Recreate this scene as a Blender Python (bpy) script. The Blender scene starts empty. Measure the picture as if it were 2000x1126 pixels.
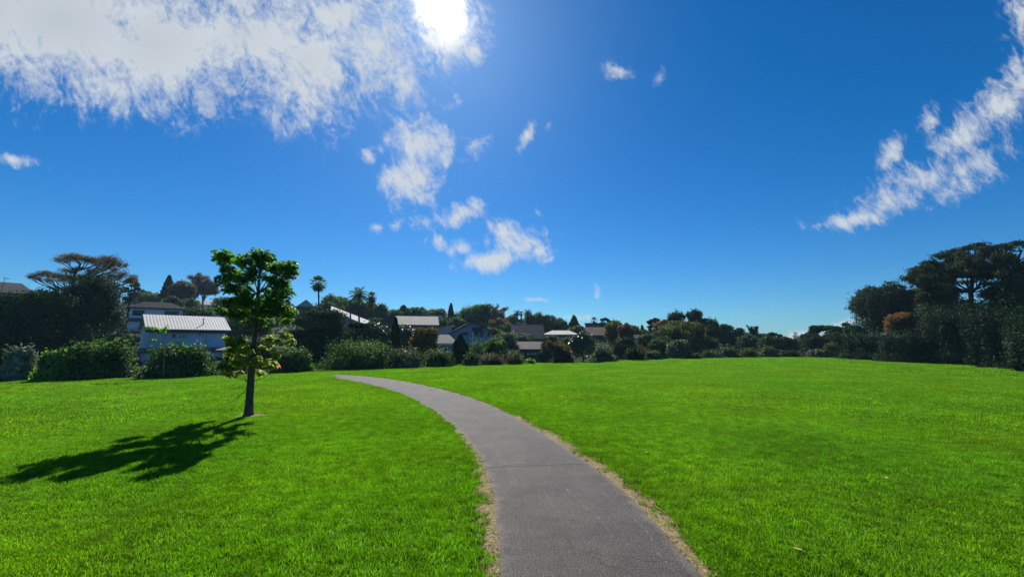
import bpy, math, random
import numpy as np
from mathutils import Vector, Matrix
R = math.radians
C = bpy.context.scene.collection
scene = bpy.context.scene

# ------------------------------------------------------------------ camera
F, HZ, CAMH = 780.0, 665.0, 1.65          # focal length and horizon row in photo pixels (2000 wide), eye height
TH = math.atan((HZ - 563) / F)
cam = bpy.data.cameras.new("camera"); cam_o = bpy.data.objects.new("camera", cam); C.objects.link(cam_o)
cam.sensor_width = 36; cam.lens = 36 * F / 2000; cam.clip_end = 9000; cam.clip_start = 0.05
cam_o.location = (0, 0, CAMH); cam_o.rotation_euler = (math.pi / 2 + TH, 0, 0)
scene.camera = cam_o

def ray(px, py):                           # viewing direction of a photo pixel, scaled to one metre of depth
    a = (px - 1000) / F; b = (563 - py) / F
    y = math.cos(TH) - b * math.sin(TH); z = math.sin(TH) + b * math.cos(TH)
    return a / y, z / y
def at(px, py, depth):
    u, v = ray(px, py); return Vector((u * depth, depth, CAMH + v * depth))
def upp(depth): return depth / F           # metres per photo pixel

# ------------------------------------------------------------------ world, sun, exposure
scene.view_settings.view_transform = 'Standard'; scene.view_settings.look = 'None'
scene.view_settings.exposure = 0.75; scene.view_settings.gamma = 1
su, sv = ray(864, 20)
SUN = Vector((su, 1, sv)).normalized()
SUN_EL = math.asin(SUN.z); SUN_AZ = math.atan2(SUN.x, SUN.y)
sl = bpy.data.lights.new("sun", 'SUN'); sl.energy = 4.6; sl.angle = R(0.53); sl.color = (1, .95, .87)
so = bpy.data.objects.new("sun", sl); C.objects.link(so); so.rotation_euler = SUN.to_track_quat('Z', 'Y').to_euler()

SKY_K = 0.1
HAZE = 0.00028
w = bpy.data.worlds.new("World"); scene.world = w; w.use_nodes = True
nt = w.node_tree; N = nt.nodes; L = nt.links; N.clear()
def nd(t, **k):
    n = N.new(t)
    for a, v in k.items(): setattr(n, a, v)
    return n
def mth(op, a, b=None, c=None, clamp=False):
    n = N.new('ShaderNodeMath'); n.operation = op; n.use_clamp = clamp
    for i, v in enumerate((a, b, c)):
        if v is None: continue
        if isinstance(v, (int, float)): n.inputs[i].default_value = v
        else: L.new(v, n.inputs[i])
    return n.outputs[0]
def vmix(fac, a, b, blend='MIX'):
    n = N.new('ShaderNodeMix'); n.data_type = 'RGBA'; n.blend_type = blend
    for s, v in ((n.inputs[0], fac), (n.inputs[6], a), (n.inputs[7], b)):
        if hasattr(v, 'is_output'): L.new(v, s)
        elif isinstance(v, (int, float)): s.default_value = v
        else: s.default_value = (*v, 1)
    return n.outputs[2]
sky = nd('ShaderNodeTexSky', sky_type='NISHITA', sun_disc=False)
sky.sun_elevation = SUN_EL; sky.sun_rotation = SUN_AZ; sky.air_density = 1.0; sky.dust_density = 0.25; sky.ozone_density = 3.0
hs = nd('ShaderNodeHueSaturation'); hs.inputs['Saturation'].default_value = 1.25; hs.inputs['Value'].default_value = 0.93
L.new(sky.outputs[0], hs.inputs['Color'])
tint0 = vmix(1.0, hs.outputs[0], (0.20, 0.40, 0.60), 'MULTIPLY')
tsub = nd('ShaderNodeVectorMath', operation='SUBTRACT'); L.new(tint0, tsub.inputs[0]); tsub.inputs[1].default_value = (.13, 0, 0)
tmax = nd('ShaderNodeVectorMath', operation='MAXIMUM'); L.new(tsub.outputs[0], tmax.inputs[0]); tmax.inputs[1].default_value = (.02, 0, 0); tint = tmax.outputs[0]
tc = nd('ShaderNodeTexCoord')
nrm = nd('ShaderNodeVectorMath', operation='NORMALIZE'); L.new(tc.outputs['Generated'], nrm.inputs[0])
sep = nd('ShaderNodeSeparateXYZ'); L.new(nrm.outputs[0], sep.inputs[0])
dotn = nd('ShaderNodeVectorMath', operation='DOT_PRODUCT'); L.new(nrm.outputs[0], dotn.inputs[0]); dotn.inputs[1].default_value = SUN
cosg = mth('MAXIMUM', dotn.outputs['Value'], 0.0)
# directions in front are laid out on the plane one metre ahead: u = x/y, v = z/y
ysafe = mth('MAXIMUM', sep.outputs['Y'], 0.05)
uu = mth('DIVIDE', sep.outputs['X'], ysafe); vv = mth('DIVIDE', sep.outputs['Z'], ysafe)
comb = nd('ShaderNodeCombineXYZ'); L.new(uu, comb.inputs[0]); L.new(vv, comb.inputs[1])
# domain warp
wn = nd('ShaderNodeTexNoise'); wn.inputs['Scale'].default_value = 5; wn.inputs['Detail'].default_value = 3; L.new(comb.outputs[0], wn.inputs['Vector'])
w1 = nd('ShaderNodeVectorMath', operation='SUBTRACT'); L.new(wn.outputs['Color'], w1.inputs[0]); w1.inputs[1].default_value = (.5, .5, .5)
w2 = nd('ShaderNodeVectorMath', operation='SCALE'); L.new(w1.outputs[0], w2.inputs[0]); w2.inputs['Scale'].default_value = 0.055
w3 = nd('ShaderNodeVectorMath', operation='ADD'); L.new(comb.outputs[0], w3.inputs[0]); L.new(w2.outputs[0], w3.inputs[1])
# blobs: px, py, rx, ry, tilt in degrees (anticlockwise), strength
CLOUDS = [
 (-60,20,235,112,0,1.6),(120,40,235,122,-12,1.55),(300,80,195,118,-10,1.35),(470,70,175,105,0,1.1),(240,165,90,50,-20,.9),(600,120,125,108,-15,1.1),
 (590,205,32,50,-10,.8),(735,95,110,95,0,.85),(790,165,45,36,-20,.8),(660,20,160,60,0,.9),(560,175,60,50,0,.7),(130,160,70,40,-30,.6),
 (880,62,60,62,-50,1.2),(850,10,60,50,0,1.4),(925,100,22,20,0,.8),
 (822,275,66,42,10,1.0),(800,345,50,54,10,1.05),(825,385,22,20,0,.9),(868,300,24,24,0,.6),(760,275,14,30,-30,.5),
 (888,422,52,20,18,.95),(925,402,20,14,20,.7),(850,478,17,15,0,.8),(1012,472,48,36,-30,1.0),(965,512,60,16,10,1.05),(1055,492,26,15,-10,.8),
 (1032,262,12,26,-25,.8),(1022,285,8,14,-30,.6),(925,287,17,18,40,.6),(717,308,18,10,-30,.5),(775,441,8,11,-25,.5),(738,446,9,6,0,.5),(898,486,20,12,0,.45),
 (820,437,13,12,0,.4),(1208,133,32,13,-25,.8),(1288,145,6,18,-20,.45),(1075,241,8,11,0,.5),(893,192,26,7,35,.35),
 (30,316,54,10,-6,.75),(1045,583,24,6,0,.7),(1168,570,5,10,-10,.55),(1048,415,10,8,0,.4),(1075,508,12,5,30,.4),(955,455,10,24,-10,.4),
 (2005,30,34,70,-20,.75),(2000,160,36,60,-25,.95),(1950,215,60,38,35,.9),(1885,262,80,34,33,.85),(1815,240,18,30,-25,.6),(1742,298,34,15,48,.8),
 (1800,345,90,30,18,.75),(1900,320,70,28,30,.6),(1735,385,80,30,22,.95),(1665,425,66,18,12,1.0),(1600,440,18,8,20,.6),(1870,355,50,24,30,.5),
 (1560,652,110,9,0,.7),(1650,636,50,8,10,.5),(1120,617,26,5,0,.5)]
cur = None
for (px, py, rx, ry, ang, st) in CLOUDS:
    u, v = ray(px, py); u2, _ = ray(px + 10, py); _, v2 = ray(px, py - 10)
    ku = (u2 - u) / 10; kv = (v2 - v) / 10
    m = nd('ShaderNodeMapping', vector_type='TEXTURE'); L.new(w3.outputs[0], m.inputs['Vector'])
    m.inputs['Location'].default_value = (u, v, 0); m.inputs['Rotation'].default_value = (0, 0, R(ang)); m.inputs['Scale'].default_value = (rx * ku * 1.3, ry * kv * 1.3, 1)
    ln = nd('ShaderNodeVectorMath', operation='LENGTH'); L.new(m.outputs[0], ln.inputs[0])
    val = mth('MULTIPLY_ADD', ln.outputs['Value'], -st, st)
    if cur is None: cur = val
    else:
        n = N.new('ShaderNodeMath'); n.operation = 'SMOOTH_MAX'; L.new(cur, n.inputs[0]); L.new(val, n.inputs[1]); n.inputs[2].default_value = 0.12; cur = n.outputs[0]
base = mth('MAXIMUM', cur, -1.0)
# streaked fine noise: the wisps lean from upper left to lower right
rm = nd('ShaderNodeMapping', vector_type='TEXTURE'); L.new(w3.outputs[0], rm.inputs['Vector']); rm.inputs['Rotation'].default_value = (0, 0, R(-60)); rm.inputs['Scale'].default_value = (1.4, .88, 1)
n1 = nd('ShaderNodeTexNoise'); n1.inputs['Scale'].default_value = 13; n1.inputs['Detail'].default_value = 9; n1.inputs['Roughness'].default_value = .66; n1.inputs['Distortion'].default_value = .35
L.new(rm.outputs[0], n1.inputs['Vector'])
n2 = nd('ShaderNodeTexNoise'); n2.inputs['Scale'].default_value = 46; n2.inputs['Detail'].default_value = 7; n2.inputs['Roughness'].default_value = .68; n2.inputs['Distortion'].default_value = .6
L.new(rm.outputs[0], n2.inputs['Vector'])
nsum = mth('ADD', mth('MULTIPLY', mth('SUBTRACT', n1.outputs['Fac'], .5), 4.6), mth('MULTIPLY', mth('SUBTRACT', n2.outputs['Fac'], .5), 2.3))
dens = mth('ADD', nsum, mth('MULTIPLY_ADD', base, 1.75, -0.15))
ss = nd('ShaderNodeMapRange', interpolation_type='SMOOTHSTEP'); L.new(dens, ss.inputs[0]); ss.inputs[1].default_value = -0.35; ss.inputs[2].default_value = 1.65
front = nd('ShaderNodeMapRange', interpolation_type='SMOOTHSTEP'); L.new(sep.outputs['Y'], front.inputs[0]); front.inputs[1].default_value = .1; front.inputs[2].default_value = .3
alpha = mth('MULTIPLY', mth('MULTIPLY', ss.outputs[0], 0.93), front.outputs[0])
# cloud brightness: lit white, greyer where thick, brighter towards the sun
thick = nd('ShaderNodeMapRange'); L.new(base, thick.inputs[0]); thick.inputs[1].default_value = .75; thick.inputs[2].default_value = 1.9
ccol = vmix(thick.outputs[0], (3.9, 4.15, 4.4), (2.95, 3.25, 3.35))
near = mth('POWER', cosg, 950.0)
cbr = vmix(mth('MULTIPLY', near, 1.5, clamp=True), ccol, (11.5, 10.8, 9.8))
# aureole of the sky round the sun, and the sun itself behind thin cloud
gl = mth('MULTIPLY', mth('POWER', cosg, 26.0), 0.36)
gl0 = mth('MULTIPLY', mth('POWER', cosg, 5.0), 0.03)
gl2 = mth('MULTIPLY', mth('POWER', cosg, 400.0), .9)
gl3 = mth('MULTIPLY', mth('POWER', cosg, 3600.0), 10.0)
def glowcol(v, col):
    n = nd('ShaderNodeVectorMath', operation='SCALE'); n.inputs[0].default_value = col; L.new(v, n.inputs['Scale']); return n.outputs[0]
def vadd(a, b):
    n = nd('ShaderNodeVectorMath', operation='ADD'); L.new(a, n.inputs[0]); L.new(b, n.inputs[1]); return n.outputs[0]
mixed = vmix(alpha, vadd(vadd(tint, glowcol(gl, (1, .88, 1.12))), glowcol(gl0, (.8, 1, 1.2))), cbr)
tot = vadd(mixed, vadd(glowcol(gl2, (1, .93, .9)), glowcol(gl3, (1, .97, .92))))
bg = nd('ShaderNodeBackground'); bg.inputs['Strength'].default_value = SKY_K; L.new(tot, bg.inputs['Color'])
wo = nd('ShaderNodeOutputWorld'); L.new(bg.outputs[0], wo.inputs[0])
w.cycles.sampling_method = 'MANUAL'; w.cycles.sample_map_resolution = 1024
scene.cycles.max_bounces = 6; scene.cycles.diffuse_bounces = 3; scene.cycles.transmission_bounces = 4; scene.cycles.transparent_max_bounces = 4
scene.cycles.sample_clamp_indirect = 6
scene.cycles.use_adaptive_sampling = True; scene.cycles.adaptive_threshold = 0.012

# ------------------------------------------------------------------ materials
def new_mat(name):
    m = bpy.data.materials.new(name); m.use_nodes = True; t = m.node_tree; t.nodes.clear()
    out = t.nodes.new('ShaderNodeOutputMaterial'); return m, t, out
def M_noise(name, c1, c2, scale=8, rough=.8, bump=.2, detail=6, stretch=(1, 1, 1), spec=.3, c3=None, metallic=0, coord='Object', bdist=.02):
    m, t, out = new_mat(name); n = t.nodes; l = t.links
    p = n.new('ShaderNodeBsdfPrincipled'); l.new(p.outputs[0], out.inputs[0])
    co = n.new('ShaderNodeTexCoord'); mp = n.new('ShaderNodeMapping'); mp.inputs['Scale'].default_value = stretch
    l.new(co.outputs[coord], mp.inputs[0])
    no = n.new('ShaderNodeTexNoise'); no.inputs['Scale'].default_value = scale; no.inputs['Detail'].default_value = detail; no.inputs['Roughness'].default_value = .6
    l.new(mp.outputs[0], no.inputs['Vector'])
    cr = n.new('ShaderNodeValToRGB'); cr.color_ramp.elements[0].position = .3; cr.color_ramp.elements[1].position = .7
    cr.color_ramp.elements[0].color = (*c1, 1); cr.color_ramp.elements[1].color = (*c2, 1)
    if c3: e = cr.color_ramp.elements.new(.52); e.color = (*c3, 1)
    l.new(no.outputs['Fac'], cr.inputs[0]); l.new(cr.outputs[0], p.inputs['Base Color'])
    p.inputs['Roughness'].default_value = rough; p.inputs['Specular IOR Level'].default_value = spec; p.inputs['Metallic'].default_value = metallic
    if bump:
        b = n.new('ShaderNodeBump'); b.inputs['Strength'].default_value = bump; b.inputs['Distance'].default_value = bdist
        l.new(no.outputs['Fac'], b.inputs['Height']); l.new(b.outputs[0], p.inputs['Normal'])
    return m
def M_boards(name, c, period=.2, rough=.6, horizontal=True, depth=.3):       # weatherboard or corrugation
    m, t, out = new_mat(name); n = t.nodes; l = t.links
    p = n.new('ShaderNodeBsdfPrincipled'); l.new(p.outputs[0], out.inputs[0]); p.inputs['Roughness'].default_value = rough
    co = n.new('ShaderNodeTexCoord'); wv = n.new('ShaderNodeTexWave'); wv.wave_type = 'BANDS'; wv.bands_direction = 'Z' if horizontal else 'X'
    wv.wave_profile = 'SAW' if horizontal else 'SIN'; wv.inputs['Scale'].default_value = .314 / period; l.new(co.outputs['Object'], wv.inputs['Vector'])
    no = n.new('ShaderNodeTexNoise'); no.inputs['Scale'].default_value = 1.3; no.inputs['Detail'].default_value = 6; l.new(co.outputs['Object'], no.inputs['Vector'])
    mx = n.new('ShaderNodeMix'); mx.data_type = 'RGBA'; l.new(no.outputs['Fac'], mx.inputs[0])
    mx.inputs[6].default_value = (*[x * .72 for x in c], 1); mx.inputs[7].default_value = (*[min(1, x * 1.2) for x in c], 1)
    l.new(mx.outputs[2], p.inputs['Base Color'])
    b = n.new('ShaderNodeBump'); b.inputs['Strength'].default_value = depth; b.inputs['Distance'].default_value = .04
    l.new(wv.outputs['Fac'], b.inputs['Height']); l.new(b.outputs[0], p.inputs['Normal'])
    return m
_leafm = {}
def M_leaf(name, dark, light, accent=None, trans=.35, rough=.6, spec=.16):
    if name in _leafm: return _leafm[name]
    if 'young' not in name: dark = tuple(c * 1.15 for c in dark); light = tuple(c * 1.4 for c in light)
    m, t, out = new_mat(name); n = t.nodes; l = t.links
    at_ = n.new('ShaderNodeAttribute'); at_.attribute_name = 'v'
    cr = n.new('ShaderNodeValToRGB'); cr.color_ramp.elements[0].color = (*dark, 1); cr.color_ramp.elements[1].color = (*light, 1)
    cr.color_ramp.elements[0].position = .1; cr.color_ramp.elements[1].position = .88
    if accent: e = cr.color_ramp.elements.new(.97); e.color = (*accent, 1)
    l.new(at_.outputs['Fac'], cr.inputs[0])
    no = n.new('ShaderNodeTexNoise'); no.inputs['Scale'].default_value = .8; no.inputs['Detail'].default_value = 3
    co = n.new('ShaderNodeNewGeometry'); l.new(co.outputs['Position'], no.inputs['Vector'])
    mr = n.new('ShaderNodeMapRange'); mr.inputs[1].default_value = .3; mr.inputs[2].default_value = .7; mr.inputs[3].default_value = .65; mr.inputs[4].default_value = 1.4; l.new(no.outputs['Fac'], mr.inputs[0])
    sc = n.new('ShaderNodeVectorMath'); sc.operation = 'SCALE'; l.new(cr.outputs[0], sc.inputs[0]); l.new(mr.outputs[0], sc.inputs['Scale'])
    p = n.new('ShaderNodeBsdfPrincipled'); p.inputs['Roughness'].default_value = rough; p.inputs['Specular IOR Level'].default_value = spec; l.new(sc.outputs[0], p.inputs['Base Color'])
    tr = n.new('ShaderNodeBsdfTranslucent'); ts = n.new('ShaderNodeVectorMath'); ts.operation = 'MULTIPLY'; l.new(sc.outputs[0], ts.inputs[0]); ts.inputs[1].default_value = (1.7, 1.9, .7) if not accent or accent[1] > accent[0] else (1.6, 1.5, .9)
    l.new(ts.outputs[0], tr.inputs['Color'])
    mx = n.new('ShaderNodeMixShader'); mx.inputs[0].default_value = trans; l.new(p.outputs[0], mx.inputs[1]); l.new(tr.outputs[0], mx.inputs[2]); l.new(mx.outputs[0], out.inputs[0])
    _leafm[name] = m; return m

LEAF = {
 'dark':   M_leaf('leaf_dark', (.011, .025, .013), (.036, .064, .026), trans=.12, spec=.05),
 'shaded':   M_leaf('leaf_shaded', (.009, .021, .011), (.032, .060, .023), trans=.08, spec=.04),  # shade put into the leaf colour, for rear and right-hand shrubs
 'green':  M_leaf('leaf_green', (.016, .046, .012), (.078, .145, .032), trans=.3),
 'mid':    M_leaf('leaf_mid', (.016, .034, .013), (.055, .095, .030), trans=.22),
 'bright': M_leaf('leaf_bright', (.04, .10, .012), (.13, .26, .03), trans=.4),
 'olive':  M_leaf('leaf_olive', (.035, .042, .014), (.11, .12, .035), trans=.25),
 'grey':   M_leaf('leaf_grey', (.06, .08, .06), (.22, .26, .21), trans=.15, rough=.6),
 'greygreen': M_leaf('leaf_greygreen', (.03, .045, .028), (.11, .14, .09), trans=.2, rough=.5),
 'brown':  M_leaf('leaf_brown', (.035, .028, .02), (.12, .085, .055), trans=.25, rough=.6),
 'rust':   M_leaf('leaf_rust', (.06, .032, .02), (.14, .065, .036), trans=.3, rough=.6),
 'orange': M_leaf('leaf_orange', (.11, .055, .03), (.20, .10, .05), trans=.3, rough=.6),
 'mauve':  M_leaf('leaf_mauve', (.06, .045, .045), (.17, .12, .11), trans=.2, rough=.7),
 'gold':   M_leaf('leaf_gold', (.04, .05, .012), (.16, .12, .03), accent=(.4, .26, .06), trans=.25),
 'gloss':  M_leaf('leaf_gloss', (.02, .035, .018), (.075, .11, .05), accent=(.5, .5, .45), trans=.15, rough=.35, spec=.5),  # pale accent paints flecks of light onto some leaves
 'darkrust': M_leaf('leaf_darkrust', (.013, .026, .012), (.042, .058, .022), accent=(.13, .05, .03), trans=.15, spec=.06),
 'young':  M_leaf('leaf_young', (.028, .078, .014), (.10, .235, .03), trans=.5, rough=.5, spec=.14),
 'younglow': M_leaf('leaf_young_low', (.08, .16, .012), (.26, .36, .03), accent=(.40, .16, .08), trans=.5, rough=.5),
}
BARK = M_noise('bark', (.035, .024, .016), (.16, .115, .08), scale=22, stretch=(1, 1, .25), bump=.7, rough=.9)
BARK_D = M_noise('bark_dark', (.015, .013, .011), (.05, .042, .035), scale=12, stretch=(1, 1, .3), bump=.5, rough=.9)
BARK_P = M_noise('bark_pale', (.08, .07, .06), (.22, .19, .16), scale=10, stretch=(1, 1, .3), bump=.5, rough=.85)

# ------------------------------------------------------------------ mesh helpers
def tag(o, label=None, cat=None, group=None, kind=None):
    if label: o['label'] = label
    if cat: o['category'] = cat
    if group: o['group'] = group
    if kind: o['kind'] = kind
    return o
def empty(name, loc, rz=0):
    o = bpy.data.objects.new(name, None); C.objects.link(o); o.location = loc; o.rotation_euler.z = rz; o.empty_display_size = .3
    return o
def np_mesh(name, verts, faces, mats, parent=None, attr=None, smooth=False, matidx=None):
    """verts (n,3), faces (m,k) array of equal-size faces"""
    me = bpy.data.meshes.new(name); v = np.asarray(verts, np.float32); f = np.asarray(faces, np.int32)
    me.vertices.add(len(v)); me.vertices.foreach_set('co', v.ravel())
    k = f.shape[1]; me.loops.add(f.size); me.loops.foreach_set('vertex_index', f.ravel())
    me.polygons.add(len(f)); me.polygons.foreach_set('loop_start', np.arange(0, f.size, k, dtype=np.int32))
    me.polygons.foreach_set('loop_total', np.full(len(f), k, np.int32))
    if matidx is not None: me.polygons.foreach_set('material_index', np.asarray(matidx, np.int32))
    me.polygons.foreach_set('use_smooth', np.full(len(f), bool(smooth)))
    if attr is not None:
        a = me.attributes.new('v', 'FLOAT', 'POINT'); a.data.foreach_set('value', np.asarray(attr, np.float32))
    for mt in (mats if isinstance(mats, (list, tuple)) else [mats]): me.materials.append(mt)
    me.update(calc_edges=True)
    o = bpy.data.objects.new(name, me); C.objects.link(o)
    if parent is not None: o.parent = parent
    return o
class MB:                                   # small mesh builder for boxes, prisms and tubes
    def __init__(s): s.v = []; s.f = []
    def face(s, pts):
        b = len(s.v); s.v += [tuple(p) for p in pts]; s.f.append(tuple(range(b, b + len(pts)))); return s
    def box(s, x0, x1, y0, y1, z0, z1):
        b = len(s.v); s.v += [(x, y, z) for x in (x0, x1) for y in (y0, y1) for z in (z0, z1)]
        for q in ((0, 1, 3, 2), (4, 6, 7, 5), (0, 4, 5, 1), (2, 3, 7, 6), (0, 2, 6, 4), (1, 5, 7, 3)): s.f.append(tuple(b + i for i in q))
        return s
    def prism(s, outline, axis, a0, a1):    # outline of (p,q) extruded along 'x' or 'y'
        b = len(s.v); n = len(outline)
        for a in (a0, a1):
            for p, q in outline: s.v.append((a, p, q) if axis == 'x' else (p, a, q))
        s.f.append(tuple(b + i for i in range(n))[::-1]); s.f.append(tuple(b + n + i for i in range(n)))
        for i in range(n): j = (i + 1) % n; s.f.append((b + i, b + j, b + n + j, b + n + i))
        return s
    def slab(s, quad, th):                  # four corners of the upper face, thickened downwards
        b = len(s.v); s.v += [tuple(p) for p in quad] + [(p[0], p[1], p[2] - th) for p in quad]
        s.f += [(b, b+1, b+2, b+3), (b+7, b+6, b+5, b+4)]
        for i in range(4): j = (i + 1) % 4; s.f.append((b + i, b + 4 + i, b + 4 + j, b + j))
        return s
    def tube(s, pts, rad, n=8, cap=True):
        pts = [Vector(p) for p in pts]; rings = []
        up = Vector((0.3, 0.5, 0.8)).normalized()
        for i, p in enumerate(pts):
            d = (pts[min(i + 1, len(pts) - 1)] - pts[max(i - 1, 0)]).normalized()
            a = d.cross(up);
            if a.length < 1e-3: a = d.cross(Vector((1, 0, 0)))
            a.normalize(); c = d.cross(a); b = len(s.v); rings.append(b)
            for k in range(n):
                t = 2 * math.pi * k / n; s.v.append(tuple(p + (a * math.cos(t) + c * math.sin(t)) * rad[i]))
        for i in range(len(rings) - 1):
            for k in range(n):
                j = (k + 1) % n; s.f.append((rings[i] + k, rings[i] + j, rings[i + 1] + j, rings[i + 1] + k))
        if cap:
            s.f.append(tuple(rings[0] + k for k in range(n))[::-1]); s.f.append(tuple(rings[-1] + k for k in range(n)))
        return s
    def build(s, name, mat, parent=None, smooth=False, fix=True):
        me = bpy.data.meshes.new(name); me.from_pydata(s.v, [], s.f); me.materials.append(mat)
        if fix:
            import bmesh
            bm = bmesh.new(); bm.from_mesh(me); bmesh.ops.recalc_face_normals(bm, faces=bm.faces); bm.to_mesh(me); bm.free()
        if smooth: me.polygons.foreach_set('use_smooth', np.full(len(me.polygons), True))
        me.update(); o = bpy.data.objects.new(name, me); C.objects.link(o)
        if parent is not None: o.parent = parent
        return o

# ------------------------------------------------------------------ terrain
EDGE = [(-400, 757), (0, 745), (150, 741), (300, 738.5), (430, 735), (640, 723.5), (800, 718), (1000, 712), (1150, 706.5), (1300, 701.5), (1430, 698), (1560, 697), (1650, 699), (1750, 704), (1850, 711), (2000, 727), (2400, 760)]
SKYL = [(-400, 560), (0, 574), (250, 592), (430, 590), (600, 605), (750, 622), (900, 632), (1000, 636), (1150, 644), (1300, 652), (1450, 663), (1550, 669), (1700, 668), (2000, 668), (2400, 668)]
MIDL = [(-400, 690), (0, 694), (300, 694), (640, 690), (900, 690), (1100, 688), (1300, 694), (1550, 700), (2000, 725), (2400, 725)]
def table(T, stretch=1.0):
    az, sl_ = [], []
    for px, py in T:
        u, v = ray(px, py); az.append(math.atan2(u, 1)); sl_.append(v / math.hypot(u, 1))
    return np.array(az), np.array(sl_)
eaz, esl = table(EDGE); saz, ssl = table(SKYL); maz, msl = table(MIDL)
EXT = 1.12
def edge_r(az): return EXT * CAMH / -np.interp(az, eaz, esl)
def sstep(t): t = np.clip(t, 0, 1); return t * t * (3 - 2 * t)
def lawn_z(x, y):
    r = np.hypot(x, y); az = np.arctan2(x, y); Rr = edge_r(az); E = CAMH + np.interp(az, eaz, esl) * Rr
    E = np.where(np.abs(az) > 1.35, E * (1 - np.clip((np.abs(az) - 1.35) / .5, 0, 1)), E)
    return E * np.clip(r / Rr, 0, 1.0) ** 2
def height(x, y):
    x = np.asarray(x, float); y = np.asarray(y, float)
    r = np.hypot(x, y); az = np.arctan2(x, y); Rr = edge_r(az)
    E = CAMH + np.interp(az, eaz, esl) * Rr
    S = CAMH + np.interp(az, saz, ssl) * 140; Md = CAMH + np.interp(az, maz, msl) * 60
    behind = np.clip((np.abs(az) - 1.2) / .6, 0, 1); E = np.where(np.abs(az) > 1.35, E * (1 - np.clip((np.abs(az) - 1.35) / .5, 0, 1)), E)
    q = r - Rr
    z = np.where(q <= 0, lawn_z(x, y), 0)
    z1 = E - 1.0 * sstep(q / 4) * (q > 0) - 1.4 * sstep((q - 3) / 9)
    z2 = E - 2.4
    a = sstep((q - 12) / np.maximum(60 - Rr - 12, 4))
    zz = z1 * (q <= 12) + (q > 12) * (z2 + (Md - z2) * a)
    b = np.clip((r - 60) / 80, 0, 1)
    zz = np.where(r > 60, Md + (S - Md) * b, zz)
    cfar = sstep((r - 150) / 700)
    zz = np.where(r > 150, S * (1 - cfar) + (-6) * cfar, zz)
    zz = zz * (1 - behind) + behind * (0 - 1.5 * sstep(q / 30))
    return np.where(q <= 0, z, zz)
def hz(x, y): return float(height(np.array([x]), np.array([y]))[0])
def ground_at(px, py):                       # where the photo pixel meets the lawn
    u, v = ray(px, py); d = CAMH / -v
    for _ in range(30):
        z = float(lawn_z(np.array([u * d]), np.array([d]))[0]); d = (CAMH - z) / -v
    return Vector((u * d, d, z))

GROUNDM = M_noise('ground_scrub', (.012, .020, .008), (.045, .060, .022), scale=.9, rough=1, bump=.6, detail=8, c3=(.028, .04, .014), coord='Object', bdist=.3)
def grid_mesh(name, xs, ys, zf, mat, off=0):
    X, Y = np.meshgrid(xs, ys); Z = zf(X, Y) + off
    v = np.stack([X, Y, Z], -1).reshape(-1, 3); nx, ny = len(xs), len(ys)
    i = np.arange(nx * ny).reshape(ny, nx)
    f = np.stack([i[:-1, :-1], i[:-1, 1:], i[1:, 1:], i[1:, :-1]], -1).reshape(-1, 4)
    return np_mesh(name, v, f, mat, smooth=True)
def axis(n, a, b): t = np.linspace(-1, 1, n); return t
s_ = np.linspace(-1, 1, 321); xs = np.sign(s_) * (140 * np.abs(s_) + 760 * np.abs(s_) ** 5)
s_ = np.linspace(0, 1, 280); ys = np.concatenate([-np.array([400, 300, 200, 140, 100, 60, 40, 25, 15, 8, 4, 2.]), 150 * s_ + 750 * s_ ** 6])
def gz(x, y):
    q = np.hypot(x, y) - edge_r(np.arctan2(x, y))
    return height(x, y) - .35 * (1 - sstep(q / 1.5 + .2))
tag(grid_mesh('ground', xs, ys, gz, GROUNDM), kind='structure', label='dark scrubby ground of the valley and hillside beyond the lawn', cat='ground')

# ------------------------------------------------------------------ lawn sheet
def lawn_material():
    m, t, out = new_mat('lawn_soil'); n = t.nodes; l = t.links
    p = n.new('ShaderNodeBsdfPrincipled'); l.new(p.outputs[0], out.inputs[0]); p.inputs['Roughness'].default_value = 1; p.inputs['Specular IOR Level'].default_value = .1
    g = n.new('ShaderNodeNewGeometry')
    a = n.new('ShaderNodeTexNoise'); a.inputs['Scale'].default_value = 22; a.inputs['Detail'].default_value = 8; a.inputs['Roughness'].default_value = .7; l.new(g.outputs['Position'], a.inputs['Vector'])
    cr = n.new('ShaderNodeValToRGB'); e = cr.color_ramp.elements; e[0].position = .3; e[0].color = (.03, .07, .006, 1); e[1].position = .72; e[1].color = (.10, .24, .012, 1)
    l.new(a.outputs['Fac'], cr.inputs[0]); l.new(cr.outputs[0], p.inputs['Base Color'])
    b = n.new('ShaderNodeBump'); b.inputs['Strength'].default_value = .6; b.inputs['Distance'].default_value = .03; l.new(a.outputs['Fac'], b.inputs['Height']); l.new(b.outputs[0], p.inputs['Normal'])
    return m
azs = np.linspace(-math.pi, math.pi, 361); rf = np.concatenate([[0.0], np.linspace(0, 1, 60)[1:] ** 1.5, [1.03, 1.07, 1.11]])
A, RF = np.meshgrid(azs, rf); RR = RF * edge_r(A); X = RR * np.sin(A); Y = RR * np.cos(A)
Z = height(X, Y)
i = np.arange(X.size).reshape(X.shape); fq = np.stack([i[:-1, :-1], i[1:, :-1], i[1:, 1:], i[:-1, 1:]], -1).reshape(-1, 4)
tag(np_mesh('lawn', np.stack([X, Y, Z], -1).reshape(-1, 3), fq, lawn_material(), smooth=True), kind='structure', label='mown bright green park lawn', cat='lawn')

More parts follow.
